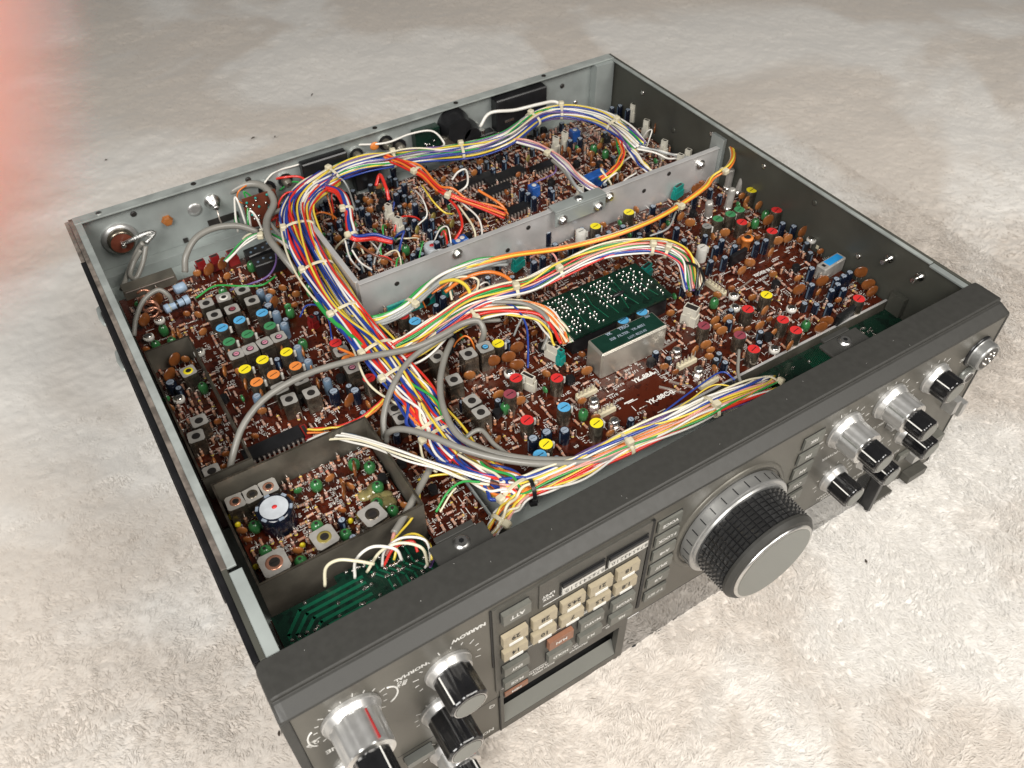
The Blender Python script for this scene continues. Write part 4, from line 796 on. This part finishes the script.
populate(tray,[(131,218),(205,218),(205,330),(131,330)],ZT,1500,(1.6,.8,.9,3.0,1.6,.9)); populate(tray,[(205,218),(391,218),(391,330),(205,330)],ZT,2300,(3.8,.9,.8,.9,.9,.3))
populate(boxb,[(16,67),(87,67),(87,122),(16,122)],ZB,620,(3,1.6,1.2,.2,.5,.5))
populate(rf2,[(91,46),(116,46),(116,134),(91,134)],91.0,260,(3,1,1,.3,.6,.3))

# ------------------------------------------------------------------ wiring
def tie(parent,p,t,r,head=0.9,m='cream',ha=0.6):
    t=Vector(t).normalized(); n=t.cross(Vector((0,0,1))); n.normalize(); u=n.cross(t); b=MB()
    pts=[Vector(p)+n*(r[0]*math.cos(a))+u*(r[1]*math.sin(a)) for a in np.linspace(0,2*math.pi,25)]
    for off in (-.55,0,.55): b.tube([q+t*off for q in pts],.55,M[m],6,caps=False)
    h=Vector(p)+n*(r[0]*math.cos(ha))+u*(r[1]*math.sin(ha)); d=(n*math.cos(ha)+u*math.sin(ha))
    b.T=Matrix.Translation(h+d*1.2)@Matrix((n,t,u)).transposed().to_4x4(); b.box(-1.9,1.9,-2.0,2.0,-1.6,1.6,M[m],ch=.6); b.T=Matrix.Identity(4)
    b.build('cable_tie',parent,bevel=.4)
def bundle(pts,rw,rh,colors,wr=.62,ties=(),seed=1,twist=.7,n=70,under=14,fray=0.0,tm='cream',ha=.6):
    rg=random.Random(seed); h=empty('wire_harness',radio); C_=catmull(pts,n); F=frames(C_)
    under_m=MB()
    N=len(colors)
    for i in range(N+under):
        top=i<N
        if top: a0=math.pi*(i+.5)/N*1.25-.4; rad=rg.uniform(.82,1.2)
        else: a0=rg.uniform(0,2*math.pi); rad=rg.uniform(.3,1.12)
        ph=rg.uniform(0,6.28); ph2=rg.uniform(0,6.28); f1=rg.uniform(.6,1.7); f2=rg.uniform(2.5,4); P=[]
        for k,(c,(t,nn,bb)) in enumerate(zip(C_,F)):
            s_=k/(n-1); up=Vector((0,0,1)); side=t.cross(up); side=side.normalized() if side.length>.05 else nn; u=side.cross(t).normalized()
            a=a0+.5*twist*math.sin(6.28*f1*s_+ph)+.12*math.sin(6.28*f2*s_+ph2); rr_=rad*(1+.16*math.sin(6.28*f2*s_+ph))
            stray=(.75*math.sin(3.14*((s_*3+ph)%1.0))**2 if (i*5+seed)%7==0 and a0<2.6 else 0); e=1+stray+fray*max(0,abs(s_-.5)*2-.75)*4*math.sin(ph2)
            P.append(c+side*(rw*rr_*math.cos(a)*e)+u*(rh*rr_*math.sin(a)*(1+stray*1.6)))
        col_=colors[i] if top else rg.choice(colors)
        r_=wr*(1.35 if col_ in('blue','red') and rg.random()<.6 else 1.0)
        if top: b=MB(); b.tube(P,r_,M['w_'+col_],7); b.build('wire',h)
        else: under_m.tube(P,r_,M['w_'+col_],6)
    if under: under_m.build('inner_wires',h)['kind']='stuff'
    for s_ in ties:
        k=min(n-1,int(s_*(n-1))); tie(h,C_[k],F[k][0],(rw+1.0,rh+1.0),m=tm,ha=ha if isinstance(ha,float) else ha)
    return h
MIX=['red','blue','white','yellow','green','orange','white','blue','red','cream','purple','white','yellow','brown','grey','blue','white','orange','red','cream']
rg=random.Random(3)
def mixn(n,extra=()):
    L=[MIX[(i*7+rg.randint(0,2))%len(MIX)] for i in range(n)]; 
    for e in extra: L[rg.randrange(n)]=e
    return L
# main trunk, rear part
bundle([(358.1,253.3,108),(356.1,271.8,112),(351.1,293.8,114),(335.1,312.2,115),(315,316.8,115),(282.8,305.5,114),(261.5,307.7,112),(241.1,313.3,112),(221.4,319.5,113),(201.4,324.5,114),(182.9,328.7,115),(162.3,325.8,116),(142,315.1,117)],5.6,3.4,['white','blue','white','green','cream','purple','white','yellow','blue','cream','white','white','purple','yellow','white','blue'],.62,ties=(.12,.27,.36,.56,.75,.93),seed=4,under=26,ha=1.3)
# trunk down the left of the tray
bundle([(157.2,321.6,117),(138.5,312.8,118),(124.8,297.6,117),(118.4,273.3,115),(115.5,244.3,113),(114.1,213,112),(115.2,189.5,110),(116.6,167.6,109),(117.9,146.9,108),(118.3,127.8,107),(118.1,112.6,105),(119.2,98.6,103),(121.3,86.5,102)],8.2,3.2,['yellow','cream','white','red','blue','white','red','blue','yellow','cream','white','blue','white','red','white','blue','yellow','cream'],.66,ties=(.22,.34,.46,.58,.68,.86),seed=9,under=30,twist=.55,ha=.5)
bundle([(118.7,137.1,108),(119,119.3,107),(117.6,104.7,104),(119.6,90.4,102),(122.9,74,102),(129.6,60.6,103),(132.1,51.4,104)],7.5,3.0,['yellow','orange','blue','white','red','cream','brown','green','white','blue','yellow','orange'],.72,ties=(.35,.95),seed=11,under=18,ha=.4)
# front run along the bezel
bundle([(125.5,58.2,104),(138.1,52.3,104),(154.4,50,105),(175.7,49.2,105),(198.4,47.7,106),(221,45.2,107),(242.8,44.2,106),(269.8,44.9,100),(285.2,47.2,93),(296.7,49.5,86)],5.6,2.8,['white','red','yellow','white','green','orange','pink','yellow','blue','white','cream','purple','cream','white'],.6,ties=(.42,.66,.93),seed=13,under=18,ha=1.2)
bundle([(140.7,52,104),(129.5,49,104),(121.1,46.6,104),(112.2,43.4,100),(108.5,43,92)],2.8,2.2,['white','orange','white','orange','cream','yellow','pink','white'],.72,ties=(.62,),seed=15,under=5,ha=2.8)
# branch across the middle
bundle([(122.5,163.3,108),(136.7,163.9,109),(153.9,167.3,111),(174.4,170.1,113),(192.2,167.4,114),(209.4,163.2,115),(229.6,163.1,117),(250.1,162.6,118),(269.1,159.3,118),(285.8,152.4,117),(295.5,143.7,115),(298.8,132.7,112),(293.3,119.9,104)],4.8,2.8,['white','red','blue','white','pink','yellow','red','green','cream','white','cream','purple'],.62,ties=(.38,.5,.76,.82),seed=17,under=16,ha=1.2)
bundle([(119.9,154.6,107),(135.8,156.6,108),(157.9,163.5,109),(176.9,163.6,110),(192.6,157.6,110),(204.5,145.4,109),(206.6,132.5,106),(205.2,124.4,102)],5.0,2.4,['white','yellow','red','cream','orange','white','green'],.7,ties=(.4,),seed=19,under=12)
# grey/green/yellow group beside the tray corner
bundle([(115.8,199.4,108),(125.1,189.6,108),(140,188.5,109),(159.3,195.1,110),(178.5,200.4,111),(198.3,200.1,110),(215.3,199.8,106)],2.6,2.0,['grey','grey','yellow','white','green','grey'],1.0,ties=(.42,),seed=21,under=3)
# orange pair along the divider
bundle([(162.6,195.7,108),(191.5,200.1,110),(216.5,196,111),(245.1,185.6,111),(276.3,178,112),(306,177.1,112),(333.1,181.1,112),(357.1,186.4,113),(367.9,191.3,114),(380.4,191.6,117),(392.3,199.3,118),(398.6,210.7,120),(394.8,214.6,117)],1.3,1.1,['orange','yellow','orange','cream'],.75,ties=(.5,.73),seed=23,under=0)
# tray branches
bundle([(279.2,313,113),(288.8,299.4,112),(298.5,282.7,111),(302.2,263.6,108),(304.7,243.5,104),(310.9,234.4,99)],2.2,1.6,['white','purple','pink','white','cream'],.7,ties=(.45,),seed=25,under=2)
bundle([(198.4,325.5,116),(205.8,310.5,116),(210.9,296.3,115),(214,277.7,112),(219.6,268.2,110),(229.4,259.9,105),(244.5,247.7,98)],2.0,1.6,['red','orange','red','orange','pink'],.8,ties=(.3,.62),seed=27,under=2)
bundle([(144.9,317.2,117),(154.5,302.5,118),(153.1,284.4,117),(148.1,271.5,114),(147.5,262.7,110),(159.7,261.3,106),(168.2,257.3,102)],1.9,1.5,['red','red','blue','white','red'],.85,ties=(.35,.62),seed=29,under=1)
bundle([(352.9,267.2,109),(350.3,252.2,108),(349.6,236.2,104),(354.3,225,99)],2.4,1.4,['white','blue','cream','white','yellow'],.7,seed=31,under=1,fray=.4)
bundle([(352.2,270.9,109),(343.2,254.1,107),(331,245.3,104),(318.2,244.6,101)],1.8,1.4,['green','orange','red','yellow'],.7,seed=33,under=0,fray=.3)
bundle([(351.8,262.1,108),(363.4,250.8,106),(377.1,240.5,102),(389.4,235.3,99)],2.0,1.2,['white','grey','white','purple'],.7,seed=35,under=0,fray=.3)
# white leads across the small boxes
bundle([(62.3,137.4,98),(71.8,128.8,106),(82.1,115.3,110),(92.4,98.1,112),(103.6,84.5,110),(115.2,72.5,106),(124,64.6,104)],1.8,1.0,['white','cream','white','white','lblue'],.62,seed=37,under=0)
bundle([(65.2,145,97),(74.7,138.5,99),(85.4,135.3,100),(97.1,136.4,101),(105.4,137.6,104)],1.4,1.0,['orange','yellow','red'],.6,seed=39,under=0)
bundle([(73.3,290,105),(89.4,298.3,108),(100.5,298.1,109),(108.3,288.7,108),(111.8,278.5,107)],1.5,1.0,['white','white','green','purple'],.6,ties=(.5,),seed=41,under=0)
# loose single wires
def wire(pts,c,r=.7,n=30,name='wire',parent=None):
    b=MB(); b.tube(catmull(pts,n),r,M['w_'+c] if 'w_'+c in M else M[c],8); return b.build(name,parent or radio)
for pts,c,r in (
 ([(163.5,200.1,106),(169.2,195.3,112),(175.5,188.6,116),(178.7,180.7,115),(176.8,174.3,111),(169.4,173.1,108)],'yellow',1.1),
 ([(169.8,191.1,108),(183.4,191.5,112),(196.4,185.2,115),(202.9,174,114),(200.6,168.3,108),(194.1,170.8,104)],'orange',1.1),
 ([(171.9,187.1,104),(174.7,193.9,109),(180.9,192.7,113),(189.3,187,111),(181.2,177.7,108)],'cream',.7),
 ([(231,196.6,103),(238.5,191.8,109),(240.5,182.9,108),(236.1,174.1,103)],'pink',.6),
 ([(190.6,164.9,110),(194.2,153.8,112),(193.8,142.9,108),(188.5,132.5,104),(181.7,122,99)],'blue',.6),
 ([(103.2,219.9,112),(104.3,201.5,112),(108.2,184.2,111),(112,167.5,110)],'green',1.3),
 ([(93.6,223.8,101),(98.5,223.8,107),(103.9,219,108),(104.6,206.6,108),(100.8,194.3,103)],'blue',.5),
 ([(100.1,183.6,106),(106.6,169.3,107),(112.9,152.4,106),(115.2,138,104)],'orange',.8),
 ([(49.5,279.8,95),(61.6,276.6,101),(73.7,266,103),(85.2,261.2,102),(95.7,267.3,100)],'green',.6),
 ([(68.6,273.5,97),(79.7,267.2,101),(90.6,264.7,104),(99.2,273.4,105),(104.7,290.1,104)],'purple',.6),
 ([(107.5,258.2,101),(109.3,266.9,105),(109.3,279.3,106)],'green',.6),
 ([(232.7,319.6,110),(231.8,294.8,104),(236.3,294,109),(241.3,291.8,110),(234.4,278.7,108),(226.7,281.9,102)][1:],'white',.7),
 ([(216.6,272.3,108),(216.2,258.5,107),(211.8,245.9,104),(204,241.6,99)],'red',.9),
 ([(183.3,310.2,108),(188.4,313.2,113),(186.7,301.6,110),(185.6,296.6,104)],'red',1.2),
 ([(275.7,332,112),(284.5,332.3,120),(300.6,324.7,121),(320.2,322.3,121),(333.5,321.6,119),(336.8,313.3,114)],'white',1.2),
 ([(182.6,345.3,121),(202.3,331.5,123),(220.9,331.2,124),(236.1,328.1,123),(240.1,319.3,117),(238.4,322.7,112)],'white',.7),
 ([(116.6,336.8,117),(128,341.3,121),(144.9,339.8,122),(167.2,342.8,122)],'white',.6),
 ([(122.4,351.3,110),(129.8,339.3,117),(141.2,333.3,117),(144.6,323.3,113)],'red',.8),
 ([(128.1,340.2,108),(135.9,335.4,114),(142.2,326.7,115)],'green',.6),
 ([(118.5,344.7,118),(102.5,336.9,119),(99.8,337.8,112),(103.4,335.8,108)],'orange',.5),
 ([(140.9,254.4,109),(141.8,246.1,105),(147.1,242.6,99)],'white',.6),([(141.4,265.8,109),(138.3,252.9,105),(141.4,247.7,98)],'white',.6),
 ([(146.7,262,107),(152.7,248.7,104),(164.9,240.4,99)],'brown',.8),
 ([(238.3,271,107),(245.9,255.9,102),(248.2,250,96)],'orange',.9),
 ([(204.1,294.9,106),(201.3,277.7,109),(198.1,267,105),(191.7,268.3,99)],'white',.5),([(209.4,294.8,108),(207.4,277.3,107),(210.7,267.9,102),(216,267,99)],'yellow',.6),
 ([(219.5,264.6,106),(217.6,243.4,104),(213.9,233.6,100),(203.5,228.4,96)],'cream',.7),([(222.8,265.1,106),(224.6,247.8,104),(220.2,235.7,100),(211.8,229.1,96)],'white',.6),
 ([(303.8,272,107),(296.9,243.9,105),(299.3,235.6,101)],'grey',1.1),([(302.4,282.2,110),(297.3,267,104),(290,269.4,99),(284.1,272.8,96)],'purple',.5),
 # leads above the front green board
 ([(37,53.2,107),(39.9,55.1,116),(45.2,53.3,120),(51.3,49,120),(57.5,46.2,116)],'cream',.75),
 ([(49.2,50,107),(52,52,116),(59.5,50.9,121),(67.5,46.2,119),(68.9,44.2,112)],'white',.7),
 ([(54.7,49.9,107),(62,49.5,117),(70.2,46.4,121),(77.2,40.6,119),(77.3,37,110)],'cream',.7),
 ([(61.4,49.2,107),(64.5,50.5,115),(72.4,49.5,119),(80.1,43.4,119),(79.4,38.8,112),(76.2,38,108)],'white',.6),
 ([(62.3,49.1,107),(68.5,50.6,113),(76.4,49,114),(76.4,44.1,112)],'red',.7),([(66.8,48.5,108),(72.3,52.2,114),(78.2,48.9,118),(81.4,42,116),(79.6,37.5,112)],'yellow',.6),
 ([(78.4,38,106),(83.4,41.8,106),(90.4,46,104)],'purple',.7),
 ([(95.1,81.5,104),(91.3,73.2,104),(83.6,64.8,106),(75.3,59.7,108),(69.9,56.2,110)],'yellow',.6),([(96.4,84.3,103),(104.1,80.2,106),(114.6,74.3,106),(120.9,68.4,105)],'yellow',.6),
 ([(95.5,65.2,101),(104.1,68.7,106),(111.7,68.9,108),(119,65.1,107)],'green',.6),([(97.1,64.2,101),(104.3,67.4,105),(108.6,69.4,105)],'cream',.5),
 ([(194.3,50,104),(215.4,53.6,106),(247,60,104),(265.2,63,101),(268.6,56.2,99)],'blue',.5),([(223,53.3,104),(235.2,54.1,105),(255.1,57.2,102),(267.3,47.4,100)],'yellow',.4),
 ([(288.5,110.3,113),(293.3,113.3,116),(297.5,121.8,117)],'black',.8),([(296.7,133.3,114),(298,124.5,115),(292.9,117.4,106)],'black',.9),
 ([(302.7,171.9,106),(316.3,171.3,107),(318.4,181.6,106)][0:2]+[(333.4,183.9,105)],'grey',.6),
 ([(202.8,168.7,103),(203.5,154,106),(205,140.9,104),(204.3,132.7,101)],'yellow',.5),
): wire(pts,c,r)
for pts,r in (
 ([(22.5,141.1,95),(27.9,144.5,104),(38.4,152.9,112),(54.3,160.3,116),(77.7,163,117),(104.4,158.7,117),(128.5,152.4,116),(146.8,153.6,115),(161.7,156.5,114),(170.7,154.9,113),(171.6,150.4,108),(169.6,152,98)],1.7),
 ([(95.2,117.2,98),(97.3,117.8,103),(102.8,112.3,108),(111.6,99.5,110),(120.6,84.4,110),(133,70.3,109),(149.6,57.2,108),(168.9,48,107),(187.7,45.4,104),(206.1,48.4,98)],1.7),
 ([(153.9,154.2,108),(142.1,141.3,110),(131.7,126.6,110),(125.3,110.6,110),(123.9,94.4,108),(130.6,80.2,107),(142.1,67.1,107),(157.8,56.7,106),(175.5,48.8,104)],1.7),
 ([(94.7,118.1,99),(99.9,127,106),(109.9,136.9,111),(124.4,147.2,113),(140,152.3,113),(154.7,155.2,112)],1.6),
 ([(105.9,87.9,104),(98,80.7,106),(88.9,72.7,108),(78.7,64.2,109),(72.5,59.4,110)],1.7),
 ([(175.1,171.4,111),(187.9,162.5,113),(199.6,153,113),(204.7,140.7,111),(203.1,134.1,105),(196.7,130.1,98)],1.3),
 ([(51.2,306.1,96),(55.3,310,104),(65,315.6,110),(77.7,316.4,112),(91.1,315.1,109),(101.2,311,103),(98,336.8,101)][:6],2.0),
 ([(97.3,342.9,116),(109.2,340.6,119),(117,333.4,118),(117.7,320.1,114),(107.7,307,112),(102.1,288.6,112),(103.2,271.2,110),(106.3,260.5,103)],2.3),
 ([(111.7,266.9,104),(110.8,287,108),(108.7,302.2,110),(109.6,311.6,110),(119.1,315.7,110),(130.5,313.6,110)],1.4),
 ([(36,325.1,112),(32,328.8,106),(23.6,325.4,98),(14.2,312.5,94)],1.6),([(36.9,324.1,110),(31.6,319.7,103),(24.2,313.7,98),(21.9,318.6,98),(27,324.1,102),(33.4,324.8,108)],1.5),
 ([(9.6,266.3,95),(14.6,272,102),(22.4,277.1,108),(31.5,280.2,109),(35.4,278.1,105),(36.1,278.6,99)],1.4),
 ([(300.7,249.1,100),(299.5,261.9,106),(298.3,273.6,108)],1.2),([(157.7,163.7,106),(174.9,160.5,106),(186.2,157.8,104)],1.2),([(125.8,94.4,103),(136.1,94.5,104),(137.4,82.4,104),(140.7,69.4,104)],1.2),
 ([(270.4,52.2,97),(274.8,60.4,98),(285.9,72,99)],.9),([(206,56.2,98),(202.3,46.9,99),(192.9,45.9,100)],1.0),
): wire(pts,'coax',r,44,'coaxial_cable')
b=MB(); P=catmull([(24.6,334.4,110),(32.3,329,114),(39.2,328.9,115),(44.2,328.5,114),(37.5,324.1,112)],20); b.tube(P,[.8,1,1.2,1.3,1.4,1.5,1.7,1.9,2,2,1.9,1.8,1.7,1.6,1.6,1.6,1.6,1.6,1.6,1.6],M['braid'],8); b.build('cable_braid',radio)
b=MB(); P=catmull([(72.5,59.4,110),(68.9,55.2,109),(65,52.7,107)],10); b.tube(P,.9,M['w_pink'],6); b.build('shield_pigtail',radio)
# black strap round the front run
hh=empty('wire_strap',radio); tie(hh,(138,50.3,104),(1,-.3,0),(4.8,5.2),m='black',ha=-1.2)

for x0_,x1_,z0_,z1_,m_,d_ in ((118,143,93,104,'shield',9),(178,196,93,106,'black',8),(246,256,95,112,'shield',9),(270,289,92,104,'black',8)):
    b=MB(); b.box(x0_,x1_,340.9-d_,340.8,z0_,z1_,M[m_],ch=.6); b.cyl((x0_+x1_)/2,340-d_/2,z1_,z1_+3,2.2,M['silver'],12); b.build('rear_terminal',radio,bevel=.3)
# loose leads looping over the boards
def scatter_leads(x0,x1,y0,y1,z,n,cols,seed,hmax=18):
    rg=random.Random(seed)
    for _ in range(n):
        a=Vector((rg.uniform(x0,x1),rg.uniform(y0,y1),z+3)); an=rg.uniform(0,6.28); L=rg.uniform(10,32); c=a+Vector((math.cos(an)*L,math.sin(an)*L*.7,0))
        c.x=min(max(c.x,x0),x1); c.y=min(max(c.y,y0),y1); hh=rg.uniform(5,hmax); sd=Vector((-math.sin(an),math.cos(an),0))*rg.uniform(-7,7)
        wire([a,a.lerp(c,.2)+sd*.6+Vector((0,0,hh*.8)),a.lerp(c,.5)+sd+Vector((0,0,hh)),a.lerp(c,.85)+sd*.4+Vector((0,0,hh*.5)),c],rg.choice(cols),rg.uniform(.45,.7),24)
scatter_leads(136,200,222,300,92,20,['cream','white','yellow','grey','blue','red','green','brown','orange'],3,11)
scatter_leads(92,170,306,334,94,18,['orange','white','green','red','cream','grey'],5,22)
scatter_leads(150,215,150,205,93,9,['yellow','cream','white','orange','grey'],8,14)
scatter_leads(320,380,240,290,92,7,['white','cream','blue','white'],9,12)
# dust specks on the bezel and holes in the side plates
b=MB()
for _ in range(14): b.ball((R_.uniform(8,392),R_.uniform(8.5,21),130.5),.13,.13,.06,M['white'],6,4)
b.build('dust_specks',radio)['kind']='stuff'
for y,z in ((90,105),(130,120),(175,122),(225,121),(262,106),(300,118)):
    b=MB(); b.lathe([(1.9,0),(1.9,-.5),(1.2,-.7)],M['darkside' if y in (130,262) else 'silver'],(395.55,y,z),'x',12); b.build('side_rivet',radio)
for x,z in ((38,123),(110,122),(250,95),(345,95),(352,118),(365,101),(300,122)):
    b=MB(); b.lathe([(1.8,0),(1.8,.5),(1.0,.8)],M['silver' if x%2 else 'hole'],(x,340.9,z),'y',12); b.build('rear_rivet',radio)
for x,z in ((150,108),(225,101),(240,112),(330,106),(350,112)):
    b=MB(); b.lathe([(1.5,0),(1.5,.25),(1.0,.3)],M['hole'],(x,212.7,z),'y',12); b.build('divider_hole',radio)

# ------------------------------------------------------------------ crumbs on the blanket and the fingertip at the lens
for k,(q,l,a,txt) in enumerate((((258.9,650.8,2),5,.8,'short dark thread scrap lying on the blanket behind the radio, the longest one'),((178.7,602.7,2),4,.1,'thin dark lint scrap on the blanket behind the rear edge, lying flat'),((197.1,593,2),2.4,1.2,'tiny dark crumb on the blanket beside the thin lint scrap'),((50.2,639.5,2),1.6,.5,'single tiny dark crumb on the blanket at far side by the fingertip'),((311.9,-30.4,2),2.2,.9,'small brown crumb on the blanket beyond the big tuning knob'),((-5.8,55.4,2),2.2,1.3,'tiny black crumb on the blanket beside the corner of the front panel'))):
    b=MB(); d=Vector((math.cos(a),math.sin(a),0)); p=Vector(q); b.tube([p-d*l/2,p+Vector((0,0,.5)),p+d*l/2+Vector((.3,.4,0))],[.3,.7,.3],M['speck'],6); o=b.build('crumb'); o['label']=txt; o['category']='crumb'; o['group']='dark crumbs on the blanket'
def camP(x,y,z): # millimetres in the photographer's frame -> world, used once for the fingertip that rests on the phone
    return CP + Vector((RC[0][0]*x+RC[1][0]*y+RC[2][0]*z, RC[0][1]*x+RC[1][1]*y+RC[2][1]*z, RC[0][2]*x+RC[1][2]*y+RC[2][2]*z))
skin=pm('skin',(0.90,0.42,0.36),0.5,0,0.06,90,0,0,0,None,0.35)  # bright pink base colour imitates light scattering through the finger
b=MB(); zc=4.4
path=[camP(-9.58,0.05,zc),camP(-9.58,-0.55,zc),camP(-9.68,-1.85,zc),camP(-9.78,-3.75,zc),camP(-10.08,-7.25,zc),camP(-11.5,-16,zc),camP(-14,-28,zc-2),camP(-18,-40,zc-4)]
b.tube(catmull(path,40),[0.6,2.0,3.2,4.1,4.8,5.3,5.7,5.9,6.1,6.2]+[6.3]*8+[6.4]*6+[6.6]*6+[6.9]*10,skin,20)
o=b.build('fingertip'); o['label']='pink fingertip held right beside the lens, very close and out of focus'; o['category']='finger'
